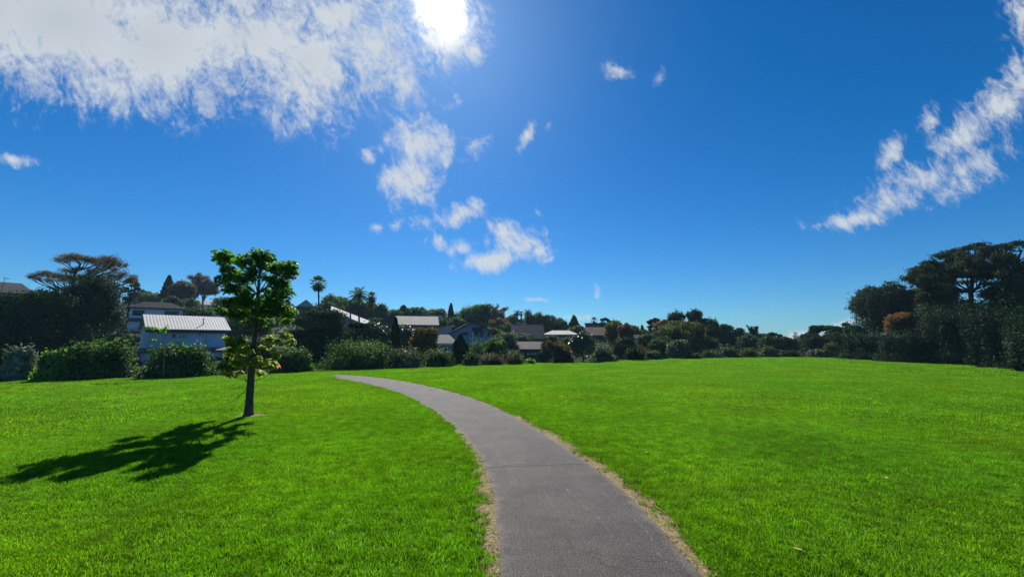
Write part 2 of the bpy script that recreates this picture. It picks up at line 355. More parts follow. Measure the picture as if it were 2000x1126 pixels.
# ------------------------------------------------------------------ path
LE = [(974,1126),(970,1060),(965,985),(956,940),(945,908),(928,880),(905,852),(880,828),(845,800),(800,775),(750,757),(700,745.5),(655,738)]
RE = [(1375,1126),(1330,1075),(1280,1020),(1235,972),(1190,935),(1155,908),(1100,871),(1040,834),(1000,811),(950,788),(880,765),(820,750.5),(757,739.5),(700,733.8),(645,731.2)]
def resample(P, n):
    P = np.array([[p.x, p.y] for p in P]); d = np.r_[0, np.cumsum(np.hypot(*np.diff(P, axis=0).T))]
    # Catmull-like smoothing through dense linear + averaging
    t = np.linspace(0, d[-1], n); Q = np.stack([np.interp(t, d, P[:, 0]), np.interp(t, d, P[:, 1])], 1)
    for _ in range(int(n * .12)):
        Q[1:-1] = Q[1:-1] * .5 + (Q[:-2] + Q[2:]) * .25
    return Q
lw = [ground_at(*p) for p in LE]; rw = [ground_at(*p) for p in RE]
lw = [lw[0] - (lw[1] - lw[0]).normalized() * 6] + lw; rw = [rw[0] - Vector((.0, 1, 0)) * 6 ] + rw
# keep the two edges parallel behind the camera
lw[0] = Vector((lw[1].x + .05, -3.0, 0)); rw[0] = Vector((lw[1].x + 1.5, -3.0, 0))
def anchored(P, anchors, n):
    Q = resample(P, 1200); d = np.r_[0, np.cumsum(np.hypot(*np.diff(Q, axis=0).T))]
    k = [0.0] + [d[np.argmin(np.hypot(Q[:, 0] - a.x, Q[:, 1] - a.y))] for a in anchors] + [d[-1]]
    t = np.interp(np.linspace(0, 1, n), ANCH_T, k); return np.stack([np.interp(t, d, Q[:, 0]), np.interp(t, d, Q[:, 1])], 1)
ANCH_T = [0, .3, .5, .7, 1]
lp = anchored(lw, [ground_at(974, 1126), ground_at(949, 915), ground_at(874, 822)], 260); rp = anchored(rw, [ground_at(1375, 1120), ground_at(1155, 907), ground_at(1006, 813)], 260)
mid_ = (lp + rp) / 2; sarc = np.r_[0, np.cumsum(np.hypot(*np.diff(mid_, axis=0).T))]
rngp = np.random.default_rng(5)
def jit(P, amp, seed):
    g = np.random.default_rng(seed); nrm_ = np.gradient(P, axis=0); nrm_ = np.stack([-nrm_[:, 1], nrm_[:, 0]], 1); nrm_ /= np.linalg.norm(nrm_, axis=1)[:, None] + 1e-9
    a = g.normal(size=len(P)); 
    return P + nrm_ * (a * amp)[:, None]
NW = 17
lpj = jit(lp, .006, 3); rpj = jit(rp, .006, 4)
T = np.linspace(0, 1, NW); XY = lpj[:, None, :] * (1 - T)[None, :, None] + rpj[:, None, :] * T[None, :, None]
ZP = lawn_z(XY[..., 0], XY[..., 1]) + .022 - .014 * (np.abs(T - .5) * 2)[None, :] ** 6
pv = np.concatenate([XY, ZP[..., None]], -1)
i = np.arange(len(lp) * NW).reshape(len(lp), NW); pf = np.stack([i[:-1, :-1], i[:-1, 1:], i[1:, 1:], i[1:, :-1]], -1).reshape(-1, 4)
def path_material():
    m, t, out = new_mat('path_concrete'); n = t.nodes; l = t.links
    p = n.new('ShaderNodeBsdfPrincipled'); l.new(p.outputs[0], out.inputs[0]); p.inputs['Roughness'].default_value = .85; p.inputs['Specular IOR Level'].default_value = .35
    uv = n.new('ShaderNodeUVMap'); uv.uv_map = 'UVMap'; sx = n.new('ShaderNodeSeparateXYZ'); l.new(uv.outputs[0], sx.inputs[0])
    def noise(scale, detail, rough, vec=uv.outputs[0], map_=None):
        k = n.new('ShaderNodeTexNoise'); k.inputs['Scale'].default_value = scale; k.inputs['Detail'].default_value = detail; k.inputs['Roughness'].default_value = rough
        if map_:
            mp = n.new('ShaderNodeMapping'); mp.inputs['Scale'].default_value = map_; l.new(vec, mp.inputs[0]); vec = mp.outputs[0]
        l.new(vec, k.inputs['Vector']); return k.outputs['Fac']
    def mm(op, a, b=None, c=None, clamp=False):
        k = n.new('ShaderNodeMath'); k.operation = op; k.use_clamp = clamp
        for i_, v in enumerate((a, b, c)):
            if v is None: continue
            if isinstance(v, (int, float)): k.inputs[i_].default_value = v
            else: l.new(v, k.inputs[i_])
        return k.outputs[0]
    fine = noise(80, 3, .8); big = noise(1.6, 5, .6); mid = noise(9, 6, .65)
    cr = n.new('ShaderNodeValToRGB'); e = cr.color_ramp.elements; e[0].position = .38; e[0].color = (.010, .009, .008, 1); e[1].position = .64; e[1].color = (.18, .158, .145, 1)
    k = e.new(.52) if False else cr.color_ramp.elements.new(.51); k.color = (.043, .037, .034, 1)
    l.new(fine, cr.inputs[0])
    shade = mm('MULTIPLY_ADD', big, 1.5, mm('MULTIPLY_ADD', mid, 1.0, -.43)); ccs = n.new('ShaderNodeVectorMath'); ccs.operation = 'SCALE'; l.new(cr.outputs[0], ccs.inputs[0]); l.new(shade, ccs.inputs['Scale'])
    # cross joints
    wob = mm('MULTIPLY_ADD', noise(3.5, 6, .7), .12, sx.outputs['Y'])
    fr = mm('FRACT', mm('DIVIDE', mm('ADD', wob, JOFF), JSP)); jd = mm('MULTIPLY', mm('ABSOLUTE', mm('SUBTRACT', fr, .5)), JSP)
    joint = n.new('ShaderNodeMapRange'); l.new(jd, joint.inputs[0]); joint.inputs[1].default_value = .010; joint.inputs[2].default_value = .026; joint.inputs[3].default_value = .95; joint.inputs[4].default_value = 0
    # pale scratches along the walk
    scn = noise(1, 2, .5, map_=(5.5, .35, 1)); wx = mm('MULTIPLY_ADD', noise(.35, 2, .5), .9, sx.outputs['X'])
    sf = mm('FRACT', mm('MULTIPLY', wx, 3.3)); sd = mm('ABSOLUTE', mm('SUBTRACT', sf, .5))
    sm = n.new('ShaderNodeMapRange'); l.new(sd, sm.inputs[0]); sm.inputs[1].default_value = .008; sm.inputs[2].default_value = .03; sm.inputs[3].default_value = 1; sm.inputs[4].default_value = 0
    gate = n.new('ShaderNodeMapRange'); l.new(scn, gate.inputs[0]); gate.inputs[1].default_value = .5; gate.inputs[2].default_value = .6
    gate2 = n.new('ShaderNodeMapRange'); l.new(noise(14, 4, .8), gate2.inputs[0]); gate2.inputs[1].default_value = .44; gate2.inputs[2].default_value = .6
    scr = mm('MULTIPLY', mm('MULTIPLY', sm.outputs[0], gate.outputs[0]), mm('MULTIPLY', gate2.outputs[0], .3))
    m1 = n.new('ShaderNodeMix'); m1.data_type = 'RGBA'; l.new(scr, m1.inputs[0]); l.new(ccs.outputs[0], m1.inputs[6]); m1.inputs[7].default_value = (.34, .31, .28, 1)
    vc = n.new('ShaderNodeTexVoronoi'); vc.feature = 'DISTANCE_TO_EDGE'; vc.inputs['Scale'].default_value = .75
    wv_ = n.new('ShaderNodeTexNoise'); wv_.inputs['Scale'].default_value = 3; wv_.inputs['Detail'].default_value = 6; l.new(uv.outputs[0], wv_.inputs['Vector'])
    va = n.new('ShaderNodeVectorMath'); va.operation = 'MULTIPLY_ADD'; l.new(wv_.outputs['Color'], va.inputs[0]); va.inputs[1].default_value = (.35, .35, 0); l.new(uv.outputs[0], va.inputs[2]); l.new(va.outputs[0], vc.inputs['Vector'])
    ck = n.new('ShaderNodeMapRange'); l.new(vc.outputs['Distance'], ck.inputs[0]); ck.inputs[1].default_value = .0025; ck.inputs[2].default_value = .008; ck.inputs[3].default_value = .8; ck.inputs[4].default_value = 0
    cg = n.new('ShaderNodeMapRange'); l.new(noise(.9, 3, .6), cg.inputs[0]); cg.inputs[1].default_value = .52; cg.inputs[2].default_value = .6
    mc = n.new('ShaderNodeMix'); mc.data_type = 'RGBA'; l.new(mm('MULTIPLY', ck.outputs[0], cg.outputs[0]), mc.inputs[0]); l.new(m1.outputs[2], mc.inputs[6]); mc.inputs[7].default_value = (.02, .018, .015, 1)
    ea = n.new('ShaderNodeAttribute'); ea.attribute_name = 'edge'; er_ = n.new('ShaderNodeMapRange'); l.new(mm('MULTIPLY_ADD', mid, .5, ea.outputs['Fac']), er_.inputs[0]); er_.inputs[1].default_value = 1.1; er_.inputs[2].default_value = 1.3; er_.inputs[4].default_value = .6
    m1 = n.new('ShaderNodeMix'); m1.data_type = 'RGBA'; l.new(er_.outputs[0], m1.inputs[0]); l.new(mc.outputs[2], m1.inputs[6]); m1.inputs[7].default_value = (.17, .135, .09, 1)
    # white flecks
    vo = n.new('ShaderNodeTexVoronoi'); vo.inputs['Scale'].default_value = 9; l.new(uv.outputs[0], vo.inputs['Vector'])
    fl = n.new('ShaderNodeMapRange'); l.new(vo.outputs['Distance'], fl.inputs[0]); fl.inputs[1].default_value = .03; fl.inputs[2].default_value = .05; fl.inputs[3].default_value = 1; fl.inputs[4].default_value = 0
    vs = n.new('ShaderNodeSeparateColor'); l.new(vo.outputs['Color'], vs.inputs[0]); fg = mm('GREATER_THAN', vs.outputs[0], .9)
    m2 = n.new('ShaderNodeMix'); m2.data_type = 'RGBA'; l.new(mm('MULTIPLY', fl.outputs[0], fg), m2.inputs[0]); l.new(m1.outputs[2], m2.inputs[6]); m2.inputs[7].default_value = (.5, .48, .45, 1)
    m3 = n.new('ShaderNodeMix'); m3.data_type = 'RGBA'; l.new(joint.outputs[0], m3.inputs[0]); l.new(m2.outputs[2], m3.inputs[6]); m3.inputs[7].default_value = (.02, .02, .016, 1)
    l.new(m3.outputs[2], p.inputs['Base Color'])
    b = n.new('ShaderNodeBump'); b.inputs['Strength'].default_value = .35; b.inputs['Distance'].default_value = .006
    l.new(mm('SUBTRACT', mm('ADD', fine, mm('MULTIPLY', mid, .8)), mm('MULTIPLY', joint.outputs[0], 2.5)), b.inputs['Height']); l.new(b.outputs[0], p.inputs['Normal'])
    return m
# joints fall where the photo shows them: arc length at the row 912 joint
jp = ground_at(1052, 911); js = sarc[np.argmin(np.hypot(mid_[:, 0] - jp.x, mid_[:, 1] - jp.y))]
jp2 = ground_at(940, 817); js2 = sarc[np.argmin(np.hypot(mid_[:, 0] - jp2.x, mid_[:, 1] - jp2.y))]
JSP = js2 - js; JOFF = (-(js + .06) + JSP * .5) % JSP  # wobble noise averages 0.06
print('joint spacing', JSP, js, js2)
path_o = np_mesh('path', pv.reshape(-1, 3), pf, path_material(), smooth=True)
ea_ = path_o.data.attributes.new('edge', 'FLOAT', 'POINT'); ea_.data.foreach_set('value', np.broadcast_to(np.abs(T - .5) * 2, (len(lp), NW)).astype(np.float32).ravel())
uvl = path_o.data.uv_layers.new(name='UVMap'); wid = np.hypot(*(lp - rp).T)
UV = np.stack([np.broadcast_to(T[None, :] * wid[:, None], (len(lp), NW)), np.broadcast_to(sarc[:, None], (len(lp), NW))], -1).reshape(-1, 2)
uvl.data.foreach_set('uv', UV[pf.ravel()].astype(np.float32).ravel())
tag(path_o, kind='structure', label='curving dark grey concrete footpath across the lawn', cat='path')

# bare verge strips beside the path
def n1d(s, seed, sc):
    g = np.random.default_rng(seed); k = g.random(600); t = (s * sc) % 590; i0 = t.astype(int); fr = t - i0; fr = fr * fr * (3 - 2 * fr)
    return k[i0] * (1 - fr) + k[i0 + 1] * fr
def verge_w(side, s):
    return .88 * verge_w0(side, s)
def verge_w0(side, s):
    w0 = -.01 + .09 * n1d(s, 11 + side, 2.1) + .17 * n1d(s, 21 + side, .6) * n1d(s, 31 + side, 6)
    if side == 1:  w0 = w0 + .035 + .15 * np.exp(-((s - VR1) / .7) ** 2) + .10 * np.exp(-((s - VR2) / 1.2) ** 2)
    else: w0 = w0 * .9 + .02 + .07 * np.exp(-((s - VL1) / 1.5) ** 2)
    return np.maximum(w0, .004)
def s_of(px, py): g_ = ground_at(px, py); return sarc[np.argmin(np.hypot(mid_[:, 0] - g_.x, mid_[:, 1] - g_.y))]
VR1 = s_of(1270, 985); VR2 = s_of(1110, 860); VL1 = s_of(955, 1010)
SOIL = M_noise('verge_soil', (.05, .040, .018), (.36, .28, .13), scale=42, rough=1, bump=.9, detail=8, c3=(.21, .165, .075), bdist=.015)
def verge(P, out_sign, side):
    nn = np.gradient(P, axis=0); nn = np.stack([-nn[:, 1], nn[:, 0]], 1); nn /= np.linalg.norm(nn, axis=1)[:, None]; nn *= out_sign
    s2 = np.linspace(0, sarc[-1], 900); Px = np.stack([np.interp(s2, sarc, P[:, k]) for k in (0, 1)], 1); Nx = np.stack([np.interp(s2, sarc, nn[:, k]) for k in (0, 1)], 1)
    wd = verge_w(side, s2) + .02 * np.random.default_rng(side).random(900)
    tt = np.array([-.25, 0, .3, .6, .85, 1.0]); rows = Px[:, None, :] + Nx[:, None, :] * np.where(tt < 0, -.05, tt[None, :] * wd[:, None])[..., None]
    zz = lawn_z(rows[..., 0], rows[..., 1]) + np.array([.004, .010, .014, .012, .008, -.004])[None, :]
    v = np.concatenate([rows, zz[..., None]], -1); i = np.arange(v.shape[0] * 6).reshape(-1, 6)
    f = np.stack([i[:-1, :-1], i[:-1, 1:], i[1:, 1:], i[1:, :-1]], -1).reshape(-1, 4)
    o = np_mesh('dirt_verge', v.reshape(-1, 3), f, SOIL, smooth=True); tag(o, kind='structure', label='bare brown dirt strip along the ' + ('right' if side else 'left') + ' edge of the footpath', cat='dirt verge')
    return Px, Nx, wd, s2
VL = verge(lp, 1, 0); VR = verge(rp, -1, 1)

# ------------------------------------------------------------------ grass blades (one stuff object, instanced patches)
def grass_material():
    m, t, out = new_mat('grass_blade'); n = t.nodes; l = t.links
    a = n.new('ShaderNodeAttribute'); a.attribute_name = 'v'
    cr = n.new('ShaderNodeValToRGB'); e = cr.color_ramp.elements; e[0].position = 0; e[0].color = (.018, .070, .003, 1); e[1].position = .9; e[1].color = (.122, .325, .003, 1)
    k = cr.color_ramp.elements.new(.985); k.color = (.22, .30, .07, 1)
    l.new(a.outputs['Fac'], cr.inputs[0])
    g = n.new('ShaderNodeNewGeometry')
    def noise(sc, d, lo, hi):
        k_ = n.new('ShaderNodeTexNoise'); k_.inputs['Scale'].default_value = sc; k_.inputs['Detail'].default_value = d; l.new(g.outputs['Position'], k_.inputs['Vector'])
        r = n.new('ShaderNodeMapRange'); r.inputs[1].default_value = .32; r.inputs[2].default_value = .68; r.inputs[3].default_value = lo; r.inputs[4].default_value = hi; l.new(k_.outputs['Fac'], r.inputs[0]); return r.outputs[0]
    mu = n.new('ShaderNodeMath'); mu.operation = 'MULTIPLY'; l.new(noise(.55, 4, .82, 1.18), mu.inputs[0]); l.new(noise(5, 4, .72, 1.28), mu.inputs[1])
    sc = n.new('ShaderNodeVectorMath'); sc.operation = 'SCALE'; l.new(cr.outputs[0], sc.inputs[0]); l.new(mu.outputs[0], sc.inputs['Scale'])
    yl = n.new('ShaderNodeMix'); yl.data_type = 'RGBA'; yl.blend_type = 'MULTIPLY'; l.new(noise(.23, 5, 0, .8), yl.inputs[0]); l.new(sc.outputs[0], yl.inputs[6]); yl.inputs[7].default_value = (1.5, 1.02, .8, 1)
    du = n.new('ShaderNodeMix'); du.data_type = 'RGBA'; l.new(noise(1.7, 6, 0, .35), du.inputs[0]); l.new(yl.outputs[2], du.inputs[6]); hsv = n.new('ShaderNodeHueSaturation'); hsv.inputs['Saturation'].default_value = .9; hsv.inputs['Value'].default_value = .75; l.new(yl.outputs[2], hsv.inputs['Color']); l.new(hsv.outputs[0], du.inputs[7]); yl = du
    p = n.new('ShaderNodeBsdfPrincipled'); p.inputs['Roughness'].default_value = .42; p.inputs['Specular IOR Level'].default_value = .05; l.new(yl.outputs[2], p.inputs['Base Color'])
    tr = n.new('ShaderNodeBsdfTranslucent'); ts = n.new('ShaderNodeVectorMath'); ts.operation = 'MULTIPLY'; l.new(yl.outputs[2], ts.inputs[0]); ts.inputs[1].default_value = (1.9, 2.1, .8); l.new(ts.outputs[0], tr.inputs['Color'])
    mx = n.new('ShaderNodeMixShader'); mx.inputs[0].default_value = .5; l.new(p.outputs[0], mx.inputs[1]); l.new(tr.outputs[0], mx.inputs[2]); l.new(mx.outputs[0], out.inputs[0])
    return m
GRASS = grass_material()
DRY = M_noise('dry_grass', (.24, .20, .06), (.52, .42, .17), scale=7, rough=.9, bump=0, spec=.05)
src = bpy.data.collections.new('grass_patches')
def patch(idx, size, nb, bw, h, seed, mat=None):
    g = np.random.default_rng(seed); x = g.uniform(-.5, .5, nb) * size; y = g.uniform(-.5, .5, nb) * size
    # clumpiness
    cl = g.uniform(-.5, .5, (max(3, nb // 40), 2)) * size; pick = g.integers(0, len(cl), nb); m_ = g.random(nb) < .35
    x = np.where(m_, cl[pick, 0] + g.normal(size=nb) * size * .05, x); y = np.where(m_, cl[pick, 1] + g.normal(size=nb) * size * .05, y)
    hh = h * g.uniform(.55, 1.25, nb); a = g.uniform(0, 2 * math.pi, nb); lean = g.uniform(.1, .95, nb) * hh; la = g.uniform(0, 2 * math.pi, nb)
    dx, dy = np.cos(a) * bw * .5, np.sin(a) * bw * .5; lx, ly = np.cos(la) * lean, np.sin(la) * lean
    V = np.zeros((nb, 5, 3)); V[:, 0] = np.stack([x - dx, y - dy, np.full(nb, -.01)], 1); V[:, 1] = np.stack([x + dx, y + dy, np.full(nb, -.01)], 1)
    V[:, 2] = np.stack([x + dx * .8 + lx * .35, y + dy * .8 + ly * .35, hh * .6], 1); V[:, 3] = np.stack([x - dx * .8 + lx * .35, y - dy * .8 + ly * .35, hh * .6], 1)
    V[:, 4] = np.stack([x + lx, y + ly, hh * .95], 1)
    b = np.arange(nb)[:, None] * 5
    # quads, with a degenerate-free tip: base quad + tip as quad using the two mid verts
    F1 = b + np.array([0, 1, 2]); F2 = b + np.array([0, 2, 3]); F3 = b + np.array([3, 2, 4])
    fs = np.concatenate([F1, F2, F3]); vr = np.repeat(g.random(nb), 5)
    o = np_mesh('grass_patch', V.reshape(-1, 3), fs, mat or GRASS, attr=vr); C.objects.unlink(o); src.objects.link(o); o.name = 'p%02d' % idx; return o
SZ = [(.30, 800, .0040, .038), (.30, 800, .0042, .043), (.30, 740, .0042, .035),          # near
      (.8, 1700, .0092, .040), (.8, 1700, .0092, .044), (.8, 1600, .0095, .038),           # middle
      (2.0, 2400, .021, .046), (2.0, 2400, .021, .050),                                    # far
      (.07, 60, .0038, .042), (.07, 50, .0038, .05), (.05, 24, .0036, .03)]                # small tufts by the path
for k, (s, nb, bw, h) in enumerate(SZ): patch(k, s, nb, bw, h, 100 + k)
patch(11, .09, 42, .004, .016, 131, DRY); patch(12, .08, 30, .004, .022, 132, DRY)
# closed outline of path plus verges, as distance samples
poly = np.concatenate([VL[0] + VL[1] * VL[2][:, None], (VR[0] + VR[1] * VR[2][:, None])[::-1]])
bank = np.concatenate([VL[0] + VL[1] * VL[2][:, None], VR[0] + VR[1] * VR[2][:, None]])
tl0 = (VL[0] + VL[1] * VL[2][:, None]); tr0 = (VR[0] + VR[1] * VR[2][:, None])
def inside_poly(P, poly):
    x, y = P[:, 0], P[:, 1]; ins = np.zeros(len(P), bool); q = poly[::3]; j = len(q) - 1
    for i_ in range(len(q)):
        xi, yi = q[i_]; xj, yj = q[j]; c = ((yi > y) != (yj > y)) & (x < (xj - xi) * (y - yi) / (yj - yi + 1e-12) + xi); ins ^= c; j = i_
    return ins
path_poly = np.concatenate([lp, rp[::-1]])[::1]
def dist_bank(P):
    d = np.full(len(P), 1e9)
    for k in range(0, len(bank), 6):
        d = np.minimum(d, np.hypot(P[:, 0] - bank[k, 0], P[:, 1] - bank[k, 1]))
    return d
gg = np.random.default_rng(9)
pts, idxs, rots, scls = [], [], [], []
def in_view(P, mrg=1.0):
    az = np.abs(np.arctan2(P[:, 0], P[:, 1])); return (np.hypot(P[:, 0], P[:, 1]) < 4) & (P[:, 1] > -2.0) | ((az < R(68)) & (P[:, 1] > .3))
def bed(P): return np.hypot((P[:, 0] - TB.x - .05) / .42, (P[:, 1] - TB.y) / .26)
TB = ground_at(486, 812)                     # foot of the young tree
def emit(P, size, choices, srange):
    n_ = len(P); pts.append(P); idxs.append(gg.choice(choices, n_)); rots.append(gg.uniform(0, 2 * math.pi, n_)); scls.append(gg.uniform(*srange, n_))
def cells(x0, x1, y0, y1, s):
    xs_ = np.arange(x0, x1, s); ys_ = np.arange(y0, y1, s); Xc, Yc = np.meshgrid(xs_, ys_); P = np.stack([Xc.ravel(), Yc.ravel()], 1); return P + gg.uniform(-.12, .12, P.shape) * s
def split(P, s, k):
    o = (np.arange(k) - (k - 1) / 2) * s / k; ox, oy = np.meshgrid(o, o); return (P[:, None, :] + np.stack([ox.ravel(), oy.ravel()], 1)[None]).reshape(-1, 2)
def place(P, s):
    P = P[in_view(P)]; r = np.hypot(P[:, 0], P[:, 1]); er = edge_r(np.arctan2(P[:, 0], P[:, 1])); P = P[r < er * 1.09 + (s > 1)]; 
    if not len(P): return
    r = np.hypot(P[:, 0], P[:, 1]); d = dist_bank(P); ins = inside_poly(P, poly); bd = bed(P)
    small = {2.0: 30, .8: 11.5}.get(s, 0)
    if s > .1:
        near_path = (d < s * .62) | (bd < 1 + s); keep = ~near_path & (r >= small) & ~ins
        sub = near_path | ((r < small) & ~ins)
        emit(P[keep], s, {2.0: [6, 7], .8: [3, 4, 5], .3: [0, 1, 2]}[s], (.95, 1.15))
        if s == 2.0: place(split(P[sub], 2.1, 3), .8)
        elif s == .8: place(split(P[sub], .75, 3), .3)
        else: place(split(P[sub], .28, 5), .06)
    else:
        prob = np.where(ins, .95 * np.exp(-d / .07), np.clip(d / .12 + .3, 0, 1)); prob = np.where(bd < 1, .06, prob)
        prob = np.where((r > 14) & (gg.random(len(P)) < .4), 0, prob)
        onp = inside_poly(P, path_poly); k = (gg.random(len(P)) < prob) & ~onp; emit(P[k], s, [8, 9, 10], (.7, 1.1))
        k2 = (gg.random(len(P)) < np.where(ins & (bd > 1), .75, .55 * np.exp(-d / .10))) & ~onp & (bd > 1); emit(P[k2], s, [11, 12], (.7, 1.3))
place(cells(-46, 46, -3.6, 50, 1.8), 2.0)
GP = np.concatenate(pts); GI = np.concatenate(idxs); GR = np.concatenate(rots); GS = np.concatenate(scls)
print('grass instances', len(GP))
gme = bpy.data.meshes.new('grass'); gme.vertices.add(len(GP)); gme.vertices.foreach_set('co', np.stack([GP[:, 0], GP[:, 1], height(GP[:, 0], GP[:, 1])], 1).astype(np.float32).ravel())
for nm, arr, ty in (('gi', GI, 'INT'), ('gr', GR, 'FLOAT'), ('gs', GS, 'FLOAT')):
    a = gme.attributes.new(nm, ty, 'POINT'); a.data.foreach_set('value', arr.astype(np.int32 if ty == 'INT' else np.float32))
grass = bpy.data.objects.new('grass', gme); C.objects.link(grass); tag(grass, 'short bright green grass blades covering the whole lawn', 'grass', kind='stuff')
ng = bpy.data.node_groups.new('grass_scatter', 'GeometryNodeTree'); ng.interface.new_socket('Geometry', in_out='INPUT', socket_type='NodeSocketGeometry'); ng.interface.new_socket('Geometry', in_out='OUTPUT', socket_type='NodeSocketGeometry')
gi_ = ng.nodes.new('NodeGroupInput'); go_ = ng.nodes.new('NodeGroupOutput'); iop = ng.nodes.new('GeometryNodeInstanceOnPoints'); ci = ng.nodes.new('GeometryNodeCollectionInfo')
ci.inputs[0].default_value = src; ci.inputs['Separate Children'].default_value = True; ci.inputs['Reset Children'].default_value = True
def nat(name, ty):
    k = ng.nodes.new('GeometryNodeInputNamedAttribute'); k.data_type = ty; k.inputs[0].default_value = name; return k.outputs[0]
cz = ng.nodes.new('ShaderNodeCombineXYZ'); ng.links.new(nat('gr', 'FLOAT'), cz.inputs[2])
iop.inputs['Pick Instance'].default_value = True
ng.links.new(gi_.outputs[0], iop.inputs['Points']); ng.links.new(ci.outputs[0], iop.inputs['Instance']); ng.links.new(nat('gi', 'INT'), iop.inputs['Instance Index'])
ng.links.new(cz.outputs[0], iop.inputs['Rotation']); ng.links.new(nat('gs', 'FLOAT'), iop.inputs['Scale']); ng.links.new(iop.outputs[0], go_.inputs[0])
md = grass.modifiers.new('scatter', 'NODES'); md.node_group = ng

# ------------------------------------------------------------------ foliage
def leaves(P, Nn, size, rng, asp=.55, droop=0.0):
    """diamond leaves at P facing roughly Nn; returns verts, quads, attr"""
    n_ = len(P); rnd = rng.normal(size=(n_, 3)); Nn = Nn + rnd * .75; Nn /= np.linalg.norm(Nn, axis=1)[:, None] + 1e-9
    t = np.cross(Nn, rng.normal(size=(n_, 3))); t /= np.linalg.norm(t, axis=1)[:, None] + 1e-9
    if droop: t[:, 2] -= droop; t /= np.linalg.norm(t, axis=1)[:, None] + 1e-9
    b = np.cross(Nn, t); s = (size * rng.uniform(.55, 1.35, n_))[:, None]
    V = np.stack([P - t * s * .5, P + b * s * asp * .5 + Nn * s * .06, P + t * s * .5, P - b * s * asp * .5 + Nn * s * .06], 1)
    f = np.arange(n_ * 4).reshape(-1, 4)
    return V.reshape(-1, 3), f, rng.random(n_)
def blob_points(cen, rad, n_, rng, shell=.75, sd=.13):
    """cen (k,3), rad (k,3): leaves over and within a union of lumpy ellipsoids"""
    k = len(cen); wgt = (rad[:, 0] * rad[:, 2]); pk = rng.choice(k, n_, p=wgt / wgt.sum())
    d = rng.normal(size=(n_, 3)); d[:, 2] += .25; d /= np.linalg.norm(d, axis=1)[:, None]
    lump = 1 + .16 * np.sin(d[:, 0] * 7 + pk) * np.cos(d[:, 1] * 6 + pk * 2) + .12 * np.sin(d[:, 2] * 9 + pk * 3)
    rr = np.where(rng.random(n_) < shell, rng.normal(1, sd, n_), rng.uniform(.2, 1, n_)) * lump
    return cen[pk] + d * rad[pk] * rr[:, None], d, pk
def finish_crown(name, P, D, pk, size, mat, rng, parent, asp=.55, droop=0, vb=.35):
    V, f, a = leaves(P, D, size, rng, asp, droop)
    cl = np.random.default_rng(7).random(pk.max() + 1)[pk]; a = np.clip(a * (1 - vb) + cl * vb, 0, 1)
    return np_mesh(name, V, f, mat, parent, attr=np.repeat(a, 4))
def crown_blobs(W, H, zc, Dp, rng, nb, br=(.26, .42), zlow=-.9, pw=2.0):
    """W,H,Dp half extents"""
    d = rng.normal(size=(nb * 3, 3)); d /= ((np.abs(d) ** pw).sum(1) ** (1 / pw))[:, None]; d = d[d[:, 2] > zlow][:nb]
    rr = rng.uniform(.45, .80, len(d)); c = d * rr[:, None] * np.array([W, Dp, H]); c[:, 2] += zc
    m_ = min(W, H) ; r = rng.uniform(*br, len(d)) * m_; rad = np.stack([r * 1.15, r * 1.15, r * .9], 1)
    lim = 1 - rad[:, 0] / W
    return np.vstack([c, [[0, 0, zc]]]), np.vstack([rad, [[W * .80, Dp * .80, H * .80]]])

def trunk_mesh(h, r, rng, limbs, spread, mat, parent, name='trunk', n=7, top=.9):
    mb = MB(); wob = [Vector((rng.normal() * r * .6, rng.normal() * r * .6, h * t)) for t in np.linspace(0, top, 6)]; wob[0] = Vector((0, 0, -.3))
    mb.tube(wob, [r * (1.25, 1, .85, .7, .5, .3)[i] for i in range(6)], n)
    for k in range(limbs):
        t = rng.uniform(.35, .85); a = rng.uniform(0, 2 * math.pi); s = wob[min(5, int(t * 5))] * 1.0; s.z = h * top * t
        L_ = spread * rng.uniform(.6, 1); e = s + Vector((math.cos(a) * L_, math.sin(a) * L_, h * rng.uniform(.1, .3)))
        md_ = (s + e) / 2 + Vector((0, 0, h * .04)); mb.tube([s, md_, e], [r * .45, r * .3, r * .1], 5)
    return mb.build(name, mat, parent, smooth=True, fix=False)

